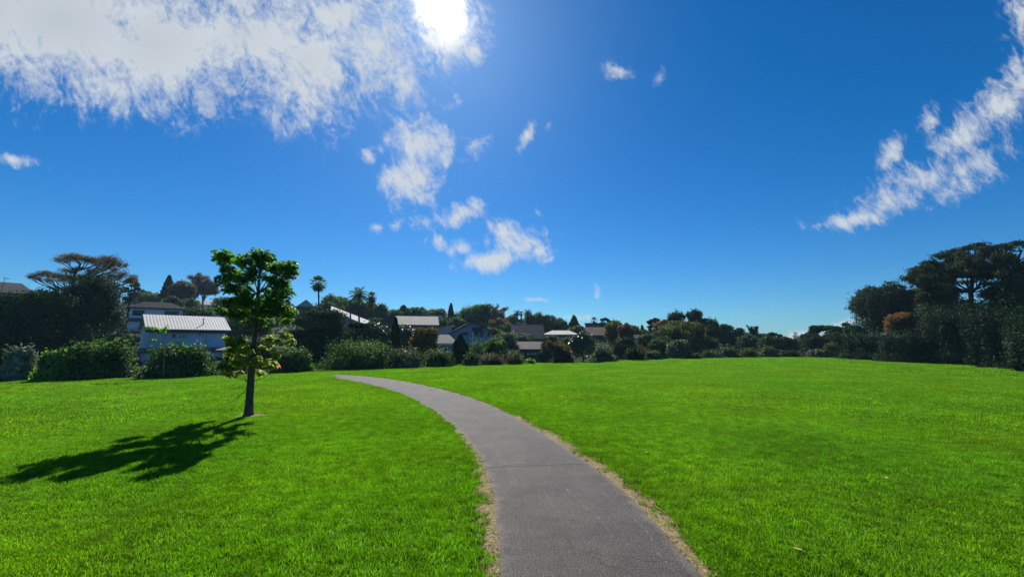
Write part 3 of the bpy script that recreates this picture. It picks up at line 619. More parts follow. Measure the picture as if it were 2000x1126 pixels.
GB = {'e': 'shrubs and small trees along the far lawn edge', 'h': 'trees on the hillside among the houses', 'r': 'tall trees on the right of the lawn', 'l': 'tall dark trees on the left of the lawn', 'm': 'trees behind the middle of the lawn'}
seed = [100]
def plant(kind, name, label, cat, px, wpx, ytop, depth, mat, group='h', leaf=1.0, dens=1.0, trunk=BARK_D, base=None, ysq=1.0, bare=0):
    seed[0] += 1; rng = np.random.default_rng(seed[0])
    if group == 'e' and kind == 'bush' and 'in shade' not in label:         # the row of shrubs stands just past the lawn's edge
        az_ = math.atan(ray(px, 700)[0]); depth = (float(edge_r(az_)) - (.9 if 'yellow green small' in label else 0) + max(.3, wpx / 2 * upp(depth) * .30)) * math.cos(az_)
    top = at(px, ytop, depth); x, y = top.x, top.y; zb = hz(x, y) if base is None else at(px, base, depth).z
    if top.z - zb < .3: print('LOW', label, top.z, zb); zb = top.z - .4
    H = top.z - zb; W = wpx / 2 * upp(depth) / math.sqrt(1 + ray(px, 700)[0] ** 2)
    ls = depth / math.cos(math.atan(ray(px, 700)[0])) ** .5 * .0042 * leaf * (1.35 if group == 'e' and depth < 26 else 1); npx = (wpx / 2) * (H / upp(depth) / 2)
    n_ = int(min(60000, max(700, npx * (17.0 if group in 'lr' else 11.0) * dens / leaf ** 1.6)))
    root = empty(name, (x, y, zb), -math.atan2(x, y)); tag(root, label, cat, GB.get(group, group)); M_ = LEAF[mat]
    Dp = min(max(W, .6) * ysq, 6) * (.6 if group == 'e' and kind == 'bush' else 1)
    if kind == 'bush':
        c, r = crown_blobs(W * .88, H * .92, 0, Dp * .9, rng, 40, (.12, .24), 0.0); r[-1] = [W * .84, Dp * .8, H * .88]; P, D, pk = blob_points(c, r, n_, rng, .85); k = P[:, 2] > -.4; P, D, pk = P[k], D[k], pk[k]
        P[:, 2] *= H / max(np.percentile(P[:, 2], 99.3), .1)
        finish_crown('crown', P, D, pk, ls, M_, rng, root)
        mb = MB()
        for k in range(5):
            a = rng.uniform(0, 6.28); mb.tube([(0, 0, -.3), (math.cos(a) * W * .25, math.sin(a) * W * .25, H * .4), (math.cos(a) * W * .5, math.sin(a) * W * .5, H * .75)], [.05, .035, .012], 5)
        mb.build('stem', trunk, root, smooth=True, fix=False)
    elif kind == 'tree':
        zc = H * .58; hh = H * .42 + .0
        c, r = crown_blobs(W, hh, zc, Dp, rng, 26, (.20, .38), -.95, 3.2); P, D, pk = blob_points(c, r, n_, rng, .8)
        k = P[:, 2] > H * .04; P, D, pk = P[k], D[k], pk[k]; P[:, 2] += (H - np.percentile(P[:, 2], 99.5)) * (P[:, 2] / H)
        P[:, 0] *= W / max(np.percentile(np.abs(P[:, 0]), 99), .1)
        finish_crown('crown', P, D, pk, ls, M_, rng, root)
        trunk_mesh(H, max(.06, H * .022), rng, 6, W * .6, trunk, root)
    elif kind == 'open':                      # rounded crown with gaps, limbs showing
        nb = 26; d = rng.normal(size=(nb, 3)); d /= np.linalg.norm(d, axis=1)[:, None]; d[:, 2] = d[:, 2] * .8 - .02
        c = d * np.array([W * .75, Dp * .75, H * .34]); c[:, 2] += H * .72; rr = rng.uniform(.16, .27, nb) * W; rad = np.stack([rr * 1.2, rr * 1.2, rr * .62], 1)
        P, D, pk = blob_points(c, rad, n_, rng, .6); P[:, 2] += (H - np.percentile(P[:, 2], 99.5)) * (P[:, 2] / H)
        finish_crown('crown', P, D, pk, ls, M_, rng, root)
        mb = MB(); r0 = max(.07, H * .02); mb.tube([(0, 0, -.3), (rng.normal() * .1, 0, H * .3), (rng.normal() * .15, 0, H * .6)], [r0, r0 * .8, r0 * .5], 7)
        for q in c: q = Vector(q); mb.tube([(0, 0, H * rng.uniform(.3, .55)), q * .55 + Vector((0, 0, H * .22)), q], [r0 * .42, r0 * .28, r0 * .08], 5)
        mb.build('trunk', trunk, root, smooth=True, fix=False)
    elif kind in ('cone', 'column'):
        t = rng.random(n_) ** (.7); z = t * H; prof = (1 - t) ** .8 if kind == 'cone' else np.minimum(1, (1 - t) * 3) ** .6 * (.75 + .25 * np.sin(t * 3))
        a = rng.uniform(0, 6.283, n_); lump = 1 + .12 * np.sin(a * 5 + z * 3) + .1 * np.sin(z * 7 + a * 3); rr = W * (prof + .04) * lump * np.sqrt(rng.uniform(.55, 1.05, n_))
        P = np.stack([np.cos(a) * rr, np.sin(a) * rr, z], 1); D = np.stack([np.cos(a), np.sin(a), np.full(n_, .4)], 1)
        finish_crown('crown', P, D, (z * 2).astype(int) - int((z * 2).min()), ls, M_, rng, root, droop=.2); MB().tube([(0, 0, -.3), (0, 0, H * .9)], [max(.08, H * .02), .03], 6).build('trunk', trunk, root, smooth=True, fix=False)
    elif kind == 'layered':                   # dark conifer-like mass with sagging horizontal sprays
        nb = 55; t = rng.random(nb); z = H * (.12 + .84 * t); wid_ = W * np.sqrt(np.clip(1 - (t * .93) ** 2.2, 0, 1)); a = rng.uniform(0, 6.283, nb)
        c = np.stack([np.cos(a) * wid_ * .62, np.sin(a) * np.minimum(wid_, Dp) * .62, z], 1); rr = rng.uniform(.2, .34, nb) * W; rad = np.stack([rr, rr, rr * .3], 1)
        P, D, pk = blob_points(c, rad, n_, rng, .65); P2 = np.stack([rng.normal(size=n_ // 3) * W * .4, rng.normal(size=n_ // 3) * Dp * .3, rng.uniform(0, H * .85, n_ // 3)], 1)
        k = np.abs(P2[:, 0]) < W * .9 * np.sqrt(np.clip(1 - (P2[:, 2] / H) ** 2, 0, 1)); P2 = P2[k]
        P = np.vstack([P, P2]); D = np.vstack([D, rng.normal(size=P2.shape)]); pk = np.r_[pk, np.zeros(len(P2), int)]
        finish_crown('crown', P, D, pk, ls, M_, rng, root, droop=.5); trunk_mesh(H, max(.1, H * .025), rng, 6, W * .5, trunk, root)
    elif kind == 'twiggy':                    # bare-ish crown of fine branches with thin foliage
        mb = MB(); tips = []; r0 = max(.05, H * .018)
        mb.tube([(0, 0, -.3), (rng.normal() * .1, 0, H * .4)], [r0 * 1.2, r0 * .8], 6)
        for k in range(11):
            a = rng.uniform(0, 6.283); e = Vector((math.cos(a) * W * rng.uniform(.3, .8), math.sin(a) * Dp * .6, H * rng.uniform(.5, .95))); s0 = Vector((0, 0, H * rng.uniform(.15, .36)))
            m1 = s0.lerp(e, .5) + Vector((0, 0, H * .06)); mb.tube([s0, m1, e], [r0 * .5, r0 * .3, r0 * .1], 4, False)
            for j in range(7):
                q = m1.lerp(e, rng.uniform(0, 1)); e2 = q + Vector((rng.normal() * W * .25, rng.normal() * Dp * .2, H * rng.uniform(.02, .17))); e2.z = min(e2.z, H); mb.tube([q, e2], [r0 * .14, r0 * .05], 3, False); tips += [q.lerp(e2, f_) for f_ in (.4, .7, 1)]
        mb.build('trunk', trunk, root, smooth=True, fix=False)
        tp = np.array([list(q) for q in tips]); m__ = int(n_ * .6); P = tp[rng.integers(0, len(tp), m__)] + rng.normal(size=(m__, 3)) * W * .085
        if not bare: finish_crown('crown', P, rng.normal(size=P.shape), np.zeros(len(P), int), ls * .8, M_, rng, root)
    return root

# ------------------------------------------------------------------ added blue haze volume, lifts the dark foliage tones
hm = bpy.data.materials.new('haze_veil'); hm.use_nodes = True; ht = hm.node_tree; ht.nodes.clear(); ho = ht.nodes.new('ShaderNodeOutputMaterial'); hv = ht.nodes.new('ShaderNodeVolumePrincipled')
hv.inputs['Color'].default_value = (.45, .78, 1, 1); hv.inputs['Density'].default_value = HAZE; hv.inputs['Anisotropy'].default_value = .15; ht.links.new(hv.outputs[0], ho.inputs['Volume'])
# ------------------------------------------------------------------ houses
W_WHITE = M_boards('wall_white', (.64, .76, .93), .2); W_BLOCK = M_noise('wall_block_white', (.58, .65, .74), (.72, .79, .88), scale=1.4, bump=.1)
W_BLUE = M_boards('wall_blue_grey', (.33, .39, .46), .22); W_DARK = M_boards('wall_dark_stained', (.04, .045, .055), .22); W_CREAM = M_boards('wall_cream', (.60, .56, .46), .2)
W_BROWN = M_noise('wall_brown_brick', (.10, .05, .04), (.20, .11, .085), scale=5, bump=.2); W_GREY = M_noise('wall_grey', (.2, .2, .2), (.34, .33, .32), scale=2)
R_CORR = M_boards('roof_corrugated', (.38, .38, .37), .27, rough=.75, horizontal=False, depth=.35)
R_PALE = M_noise('roof_pale', (.30, .30, .29), (.44, .44, .43), scale=1.5, rough=.7, bump=.1, spec=.02); R_DARK = M_noise('roof_dark', (.015, .016, .02), (.035, .035, .04), scale=2, rough=.8, spec=.02)
R_NAVY = M_noise('roof_navy', (.014, .016, .028), (.03, .034, .05), scale=2, rough=.8, spec=.02); R_GREY = M_noise('roof_grey_tile', (.045, .042, .042), (.11, .10, .10), scale=3, rough=.7, spec=.02)
R_BEIGE = M_noise('roof_beige_tile', (.14, .132, .125), (.28, .262, .245), scale=3, rough=.7, spec=.02); R_RED = M_noise('roof_red', (.14, .04, .03), (.28, .09, .06), scale=3, rough=.7, spec=.02)
R_BROWN = M_noise('roof_brown', (.05, .035, .03), (.11, .08, .065), scale=3, rough=.75, spec=.02)
TRIMW = M_noise('trim_white', (.6, .6, .6), (.78, .78, .78), scale=3, bump=0, rough=.5); TRIMD = M_noise('trim_dark', (.02, .022, .03), (.05, .05, .06), scale=3, bump=0, rough=.5)
def glass(name, c):
    m, t, out = new_mat(name); p = t.nodes.new('ShaderNodeBsdfPrincipled'); t.links.new(p.outputs[0], out.inputs[0]); p.inputs['Base Color'].default_value = (*c, 1); p.inputs['Roughness'].default_value = .15; p.inputs['Specular IOR Level'].default_value = .3; return m
GLASS = glass('window_glass', (.03, .045, .07)); GLASSP = glass('window_glass_curtained', (.32, .36, .40))

def house(name, label, px0, px1, ytop, yeave, ybase, depth, wall, roof, style='gable_x', D=8, rot=0, wins=(), trim=TRIMW, over=.45, extras=None, cat='house', door=None, fascia=None, ridge_in=.22):
    k = upp(depth); pc0 = (px0 + px1) / 2; b0 = at(pc0, ybase, depth); rot = rot + math.atan2(-b0.x, b0.y); cr_, sr_ = math.cos(rot), math.sin(rot)
    def front(px, py=ybase):                    # along-front distance and height where the photo ray meets the front wall
        u, v = ray(px, py); s_ = (b0.x - u * b0.y) / (u * sr_ - cr_); y_ = b0.y + s_ * sr_; return s_, CAMH + v * y_
    sa, sb = front(px0)[0], front(px1)[0]; sm_ = (sa + sb) / 2; W2 = (sb - sa) / 2; b = Vector((b0.x + sm_ * cr_, b0.y + sm_ * sr_, b0.z)); zb = b.z; pc = pc0
    root = empty(name, (b.x, b.y, zb), rot); tag(root, label, cat, 'houses on the hillside')
    ze = front(pc0, yeave)[1] - zb; dr_ = D / 2 if style in ('gable_x', 'hip') else 0
    ry_ = b.y + cr_ * dr_; rx_ = b.x - sr_ * dr_; prx = 1000 + F * rx_ / ry_ ; zr = at(pc0, ytop, ry_).z - zb
    if style in ('gable_x', 'hip'): zr = max(zr, ze + .25)
    low = min(0, hz(b.x, b.y) - zb, hz(b.x, b.y + D) - zb) - .4
    mb = MB()
    if style == 'gable_y': mb.prism([(-W2, low), (W2, low), (W2, ze), (0, zr), (-W2, ze)], 'y', 0, D)
    elif style == 'gable_x': mb.prism([(0, low), (D, low), (D, ze), (D / 2, zr), (0, ze)], 'x', -W2, W2)
    elif style == 'half':   mb.prism([(-W2, low), (W2, low), (W2, zr - .2), (-W2, ze)], 'y', 0, D)
    else: mb.box(-W2, W2, 0, D, low, ze)
    mb.build('wall', wall, root)
    r = MB(); o = over; th = .16; e = .02
    if style == 'gable_y':
        s_l = (zr - ze) / W2; zo = ze - s_l * o
        r.slab([(-W2 - o, -o, zo + th), (0, -o, zr + th), (0, D + o, zr + th), (-W2 - o, D + o, zo + th)], th - e); r.slab([(e / 4, -o, zr + th), (W2 + o, -o, zo + th), (W2 + o, D + o, zo + th), (e / 4, D + o, zr + th)], th - e)
    elif style == 'gable_x':
        s_l = (zr - ze) / (D / 2); zo = ze - s_l * o
        r.slab([(-W2 - o, -o, zo + th), (W2 + o, -o, zo + th), (W2 + o, D / 2, zr + th), (-W2 - o, D / 2, zr + th)], th - e); r.slab([(-W2 - o, D / 2 + .005, zr + th), (W2 + o, D / 2 + .005, zr + th), (W2 + o, D + o, zo + th), (-W2 - o, D + o, zo + th)], th - e)
    elif style == 'hip':
        q = ridge_in * 2 * W2; A_ = [(-W2 - o, -o, ze), (W2 + o, -o, ze), (W2 + o, D + o, ze), (-W2 - o, D + o, ze)]; B_ = [(-W2 + q, D / 2, zr), (W2 - q, D / 2, zr)]
        r.face([A_[0], A_[1], B_[1], B_[0]]); r.face([A_[1], A_[2], B_[1]]); r.face([A_[2], A_[3], B_[0], B_[1]]); r.face([A_[3], A_[0], B_[0]]); r.face(A_[::-1])
    elif style == 'flat': r.box(-W2 - o, W2 + o, -o, D + o, ze + .01, max(zr, ze + .25))
    elif style == 'half': r.slab([(-W2 - o, -o, ze + th), (W2 + o, -o, zr + th - .2), (W2 + o, D + o, zr + th - .2), (-W2 - o, D + o, ze + th)], th - e)
    ro = r.build('roof', roof, root)
    if style in ('hip', 'gable_x', 'flat'):
        MB().box(-W2 - o + .003, W2 + o - .003, -o - .07, -o - .005, ze - (.22 if style != 'gable_x' else .3 + (zr - ze) / (D / 2) * o - .1), ze + (.02 if style != 'gable_x' else .1 - (zr - ze) / (D / 2) * o)).build('gutter', fascia or trim, root)
    elif style == 'gable_y':
        s_l = (zr - ze) / W2; g_ = MB()
        for sg in (-1, 1): g_.prism([(sg * .02, zr + .16), (sg * (W2 + o), ze - s_l * o + .16), (sg * (W2 + o), ze - s_l * o - .12), (sg * .02, zr - .1)], 'y', -o - .06, -o - .003)
        g_.build('bargeboard', fascia or trim, root)
    for wn_ in wins:
        a0, a1, b0_, b1_ = wn_[:4]; gl_ = GLASSP if len(wn_) > 4 and wn_[4] == 'p' else GLASS
        x0 = front(a0)[0] - sm_; x1 = front(a1)[0] - sm_; am_ = (a0 + a1) / 2; z1 = front(am_, b0_)[1] - zb; z0 = front(am_, b1_)[1] - zb; t_ = .0024 * depth
        f = MB(); f.box(x0, x1, -.06, .02, z1 - t_, z1).box(x0 - .05, x1 + .05, -.09, .02, z0 - .003, z0 + t_).box(x0, x0 + t_, -.058, .02, z0 + t_, z1 - t_).box(x1 - t_, x1, -.058, .02, z0 + t_, z1 - t_)
        nmul = max(0, int(round((x1 - x0) / 1.1)) - 1)
        for j in range(nmul): xm = x0 + (x1 - x0) * (j + 1) / (nmul + 1); f.box(xm - .03, xm + .03, -.05, .02, z0 + t_, z1 - t_)
        fo = f.build('window', trim, root); MB().box(x0 + t_ - .01, x1 - t_ + .01, -.02, .018, z0 + t_ - .01, z1 - t_ + .01).build('pane', gl_, fo)
    if door:
        a0, a1, c0_, c1_ = door; x0 = front(a0)[0] - sm_; x1 = front(a1)[0] - sm_; z1 = front(a0, c0_)[1] - zb; z0 = front(a0, c1_)[1] - zb
        do = MB().box(x0, x1, -.05, .02, z0, z1).build('door', TRIMD, root); MB().box(x1 - .14, x1 - .1, -.1, -.05, (z0 + z1) / 2, (z0 + z1) / 2 + .12).build('handle', TRIMW, do)
    if extras: extras(root, k, pc, depth, zb, W2, D, ze, zr)
    return root
def zpx(pc, py, depth, zb): return at(pc, py, depth).z - zb

def ex_front(root, k, pc, depth, zb, W2, D, ze, zr):
    zl = 0; lw2 = W2 + .55
    MB().box(-lw2, lw2 * .98, -1.6, -.01, -3.2, -.62).build('wall', W_BLOCK, root)                       # lower storey standing forward
    MB().slab([(-lw2 - .4, -2.1, -.42), (lw2 + .1, -2.1, -.42), (lw2 + .1, -.02, -.12), (-lw2 - .4, -.02, -.12)], .14).build('porch_roof', TRIMD, root)
    MB().box(-lw2 - 1.6, -lw2 - .42, -1.2, 1.5, -3.2, -.85).build('garage_wall', W_WHITE, root)
    MB().slab([(-lw2 - 2.2, -2.0, -.80), (-lw2 - .42, -2.0, -.50), (-lw2 - .42, 2.0, -.50), (-lw2 - 2.2, 2.0, -.80)], .12).build('lean_to_roof', R_DARK, root)
    MB().tube([(W2 * .44, -.1, .05), (W2 * .44, -.1, ze - .1)], [.035, .035], 6).build('downpipe', TRIMW, root, smooth=True)
    MB().tube([(W2 * .38, 1.0, ze), (W2 * .38, 1.0, ze + 1.35)], [.05, .05], 6).build('vent_pipe', TRIMD, root, smooth=True)
    MB().box(-W2 * .995, -W2 * .70, -.04, -.005, .1, ze - .5).build('sliding_door', TRIMW, root)
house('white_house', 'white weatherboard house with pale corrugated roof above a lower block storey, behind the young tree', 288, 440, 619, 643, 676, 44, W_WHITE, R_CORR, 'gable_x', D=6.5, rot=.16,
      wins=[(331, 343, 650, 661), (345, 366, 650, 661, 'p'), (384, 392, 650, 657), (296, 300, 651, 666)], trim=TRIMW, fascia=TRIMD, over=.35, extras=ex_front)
def ex_two(root, k, pc, depth, zb, W2, D, ze, zr):
    z1 = zpx(pc, 622, depth, zb)
    MB().box(-W2 * 1.02, -W2 * .12, -1.6, -.01, -6, z1 - .5).build('wall', W_WHITE, root)
    MB().slab([(-W2 * 1.1, -2.1, z1 - .4), (W2 * .05, -2.1, z1 - .4), (W2 * .05, -.02, z1 + .05), (-W2 * 1.1, -.02, z1 + .05)], .16).build('verandah_roof', TRIMD, root)
    MB().box(W2 + .003, W2 + .05, .2, 1.2, ze - 1.7, ze - .2).build('end_window', TRIMW, root)
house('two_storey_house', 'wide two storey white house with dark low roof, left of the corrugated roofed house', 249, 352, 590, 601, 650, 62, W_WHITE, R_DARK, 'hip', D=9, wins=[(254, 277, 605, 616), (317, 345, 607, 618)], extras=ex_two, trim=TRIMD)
house('brown_roof_house', 'small house with dull red tiled roof on the upper left hillside', 352, 378, 599, 612, 628, 84, W_GREY, R_RED, 'gable_x', D=8)
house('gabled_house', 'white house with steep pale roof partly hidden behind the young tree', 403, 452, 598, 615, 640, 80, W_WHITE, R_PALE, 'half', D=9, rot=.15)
house('hilltop_house', 'low house with pale grey roof among trees below the mauve bare tree', 389, 422, 588, 595, 606, 100, W_GREY, R_PALE, 'gable_x', D=7)
house('corner_house', 'grey hip roofed house behind the dark trees at the far left', -60, 62, 551, 571, 600, 82, W_GREY, R_GREY, 'hip', D=10, trim=TRIMD)
house('ridge_house', 'small blue grey gabled house on the ridge left of the fan palm', 581, 611, 586, 597, 615, 108, W_BLUE, R_GREY, 'gable_y', D=8)
house('low_brown_house', 'low brown house with flat roof just below the fan palm crown', 578, 630, 599, 603, 622, 95, W_BROWN, R_BROWN, 'flat', D=8, trim=TRIMD, over=.6, wins=[(588, 600, 608, 614), (606, 618, 608, 614)])
def ex_long(root, k, pc, depth, zb, W2, D, ze, zr):
    MB().slab([(W2 * -1.0, -.6, zr + .16), (W2 * 1.05, -.6, ze - .1), (W2 * 1.05, -3.2, ze - 1.1), (W2 * -1.0, -3.2, zr - .9)][::-1], .14).build('lower_roof', R_PALE, root)
# long white roof running down the slope
k0 = 66
lr = empty('long_roofed_house', at(688, 640, k0)); tag(lr, 'house with long bright white roof sloping down to the right behind the palms', 'house', 'houses on the hillside')
def lp3(px, py, d): return at(px, py, d) - at(688, 640, k0)
MB().slab([lp3(646, 606, 66), lp3(727, 638, 62), lp3(736, 631.5, 68), lp3(647, 597.5, 72)], .2).build('roof', R_PALE, lr)
q1, q2, q3, q4 = lp3(652, 616, 66.5), lp3(724, 640, 62.6), lp3(730, 640, 67), lp3(652, 608, 71)
mbw = MB(); bt = [Vector((q.x, q.y, -5)) for q in (q1, q2, q3, q4)]; tp_ = [Vector((q.x, q.y, q.z + .25)) for q in (q1, q2, q3, q4)]
for a_, b_ in ((0, 1), (1, 2), (2, 3), (3, 0)): mbw.face([bt[a_], bt[b_], tp_[b_], tp_[a_]])
mbw.face(tp_); mbw.build('wall', W_GREY, lr)
house('tiled_house', 'dark walled house with wide beige tiled roof left of centre', 775, 852, 619, 634, 652, 68, W_DARK, R_BEIGE, 'gable_x', D=9, wins=[(800, 810, 640, 647, 'p'), (828, 846, 639, 647)], trim=TRIMD)
house('tiled_wing', 'small beige roofed wing joined left of the wide tiled house', 744, 774, 617, 628, 650, 71, W_DARK, R_BEIGE, 'gable_y', D=8, trim=TRIMD)
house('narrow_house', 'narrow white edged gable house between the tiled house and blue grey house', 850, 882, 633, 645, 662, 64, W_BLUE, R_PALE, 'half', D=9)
house('front_grey_roof_house', 'low house with dark grey sloping roof in front of the narrow gable house', 840, 888, 653, 670, 690, 52, W_GREY, R_GREY, 'hip', D=7)
def ex_blue(root, k, pc, depth, zb, W2, D, ze, zr):
    z0 = 0; MB().box(-W2 * .05, W2 * .55, -1.5, -.01, zr * .50, zr * .50 + .12).build('balcony', TRIMD, root)
    rl = MB(); 
    for j in range(9): xj = -W2 * .05 + W2 * .6 * j / 8; rl.box(xj, xj + .04, -1.5, -1.46, zr * .5 + .12, zr * .5 + 1.0)
    rl.box(-W2 * .05, W2 * .55, -1.52, -1.44, zr * .5 + 1.0, zr * .5 + 1.06); rl.build('railing', TRIMD, root)
    MB().box(-W2 * .07, W2 * .0, -1.6, -1.5, -1.5, zr * .5).build('post', TRIMW, root)
    MB().box(-W2, W2 * 1.02, -.6, -.02, -3.2, -.3).build('basement_wall', R_NAVY, root)
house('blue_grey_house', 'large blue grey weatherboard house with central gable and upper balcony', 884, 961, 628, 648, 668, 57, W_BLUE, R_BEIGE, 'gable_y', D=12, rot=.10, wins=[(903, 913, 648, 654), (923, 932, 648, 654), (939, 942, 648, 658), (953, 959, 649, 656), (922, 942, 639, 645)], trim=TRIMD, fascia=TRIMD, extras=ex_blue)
house('dark_low_house', 'low dark weatherboard house with long grey roof and white framed windows near the lawn', 985, 1077, 669, 682, 706, 49, W_DARK, R_GREY, 'gable_x', D=7, wins=[(1016, 1023, 685, 696), (1030, 1041, 684, 692), (1043, 1047, 684, 692), (1050, 1059, 684, 692)], trim=TRIMW, fascia=TRIMD)
def ex_navy(root, k, pc, depth, zb, W2, D, ze, zr):
    MB().prism([(-W2 * 1.35, ze), (-W2 * .75, ze), (-W2 * .98, zr * .80)], 'y', -.2, 3.0).build('side_gable', TRIMW, root)
    MB().box(-W2 * .30, W2 * .30, -.56, -.40, ze + .55, ze + .75).build('flashing', TRIMW, root)
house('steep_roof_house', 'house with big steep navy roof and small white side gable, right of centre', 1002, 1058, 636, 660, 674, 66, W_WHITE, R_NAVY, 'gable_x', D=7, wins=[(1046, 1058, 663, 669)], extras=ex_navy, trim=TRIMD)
house('cream_house', 'cream house with pale low hip roof right of the navy roofed house', 1064, 1127, 645, 653, 675, 74, W_CREAM, R_PALE, 'hip', D=9, wins=[(1092, 1100, 653.5, 658), (1101, 1108, 653.5, 658), (1116, 1124, 653.5, 657)], trim=TRIMD)
house('brick_house', 'square brown brick upper house with flat roof on the skyline', 1143, 1186, 631, 632, 652, 108, W_BROWN, R_BROWN, 'flat', D=9, over=.1, wins=[(1147, 1151, 637, 641), (1157, 1165, 637, 641), (1172, 1180, 637, 641)], trim=TRIMD)
house('brown_roofed_house', 'dark house with long brown roof below the flat roofed brick house', 1146, 1186, 640, 654, 669, 84, W_DARK, R_BROWN, 'gable_x', D=9, wins=[(1160, 1166, 657, 663)], trim=TRIMD)
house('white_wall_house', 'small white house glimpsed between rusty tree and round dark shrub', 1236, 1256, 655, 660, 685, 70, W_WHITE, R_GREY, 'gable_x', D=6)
house('far_centre_house', 'pale hip roofed house on the ridge under the pair of small palms', 985, 1006, 626, 632, 645, 112, W_CREAM, R_GREY, 'hip', D=8)
house('ridge_cottage', 'small pink brown cottage in the trees above the narrow gable house', 868, 882, 612, 619, 632, 104, W_BROWN, R_BROWN, 'gable_x', D=7)
house('grey_roof_cottage', 'low grey hip roofed cottage behind flax on the right', 1403, 1441, 666, 673, 688, 78, W_GREY, R_GREY, 'hip', D=9, ridge_in=.3)
house('distant_white_house', 'tiny pale distant house in the gap at the horizon', 1535, 1545, 658.5, 661, 668, 190, W_WHITE, R_NAVY, 'hip', D=9, over=.3)
house('pale_ridge_house', 'small pale walled house showing above the right end of the tiled roof', 842, 860, 612, 617, 626, 98, W_CREAM, R_PALE, 'hip', D=7)
house('pink_ridge_house', 'small brick house with pale roof just right of the two palms', 716, 737, 606, 612, 624, 88, W_BROWN, R_PALE, 'gable_x', D=7)
house('flat_ridge_house', 'low grey house with pale flat roof above the navy roof', 1010, 1040, 627, 630, 640, 92, W_GREY, R_GREY, 'flat', D=7, over=.3)
ant = empty('aerial_mast', at(4, 560, 80)); tag(ant, 'thin television aerial mast on the far left rooftop', 'aerial'); 
MB().tube([(0, 0, -1.2), (.3, 0, 2.0)], [.05, .04], 6).build('pole', TRIMD, ant, smooth=True)
am = MB()
for j in range(5): am.tube([(.3 + j * .16, -.5, 1.85 - j * .05), (.3 + j * .16, .5, 1.85 - j * .05)], [.025, .025], 4)
am.tube([(.1, 0, 1.9), (1.1, 0, 1.62)], [.03, .03], 4).build('crossbar', TRIMD, ant)

# orange post at the far edge of the lawn
mp_ = ground_at(1566, 697.5); mk = empty('marker_post', (mp_.x, mp_.y, hz(mp_.x, mp_.y) - .02)); tag(mk, 'small orange marker post standing at the far crest of the lawn', 'marker post')
ORANGE = M_noise('orange_plastic', (.55, .12, .03), (.75, .22, .06), scale=6, bump=0, rough=.5)
MB().tube([(0, 0, 0), (0, 0, .05), (0, 0, .42), (0, 0, .46)], [.05, .045, .035, .01], 8).build('post', ORANGE, mk, smooth=True); MB().box(-.32, .22, -.1, .1, 0, .06).build('foot', ORANGE, mk)

# ------------------------------------------------------------------ hillside undergrowth between the trees
def undergrowth():
    rng = np.random.default_rng(77); n_ = 110000
    az = rng.uniform(R(-74), R(74), n_); r0 = edge_r(az) + 3; r = r0 + (150 - r0) * rng.random(n_) ** 1.5
    x, y = r * np.sin(az), r * np.cos(az); lump = np.abs(np.sin(x * .55 + np.sin(y * .3) * 2) * np.cos(y * .47 + np.sin(x * .4) * 2)); hgt = .12 + .6 * lump * np.clip((r - r0) / 40, .1, 1)
    P = np.stack([x, y, height(x, y) + hgt * rng.uniform(.15, 1.05, n_)], 1); D = np.stack([rng.normal(size=n_) * .5, rng.normal(size=n_) * .5, np.ones(n_)], 1)
    V, f, a = leaves(P, D, 1.0, rng); s = np.repeat(r * .006, 4)[:, None]; c = np.repeat(P, 4, 0); V = c + (V - c) * s
    o = np_mesh('undergrowth', V, f, LEAF['dark'], attr=np.repeat(a, 4)); tag(o, 'low dark scrub covering the ground between the hillside trees', 'undergrowth', kind='stuff')
undergrowth()

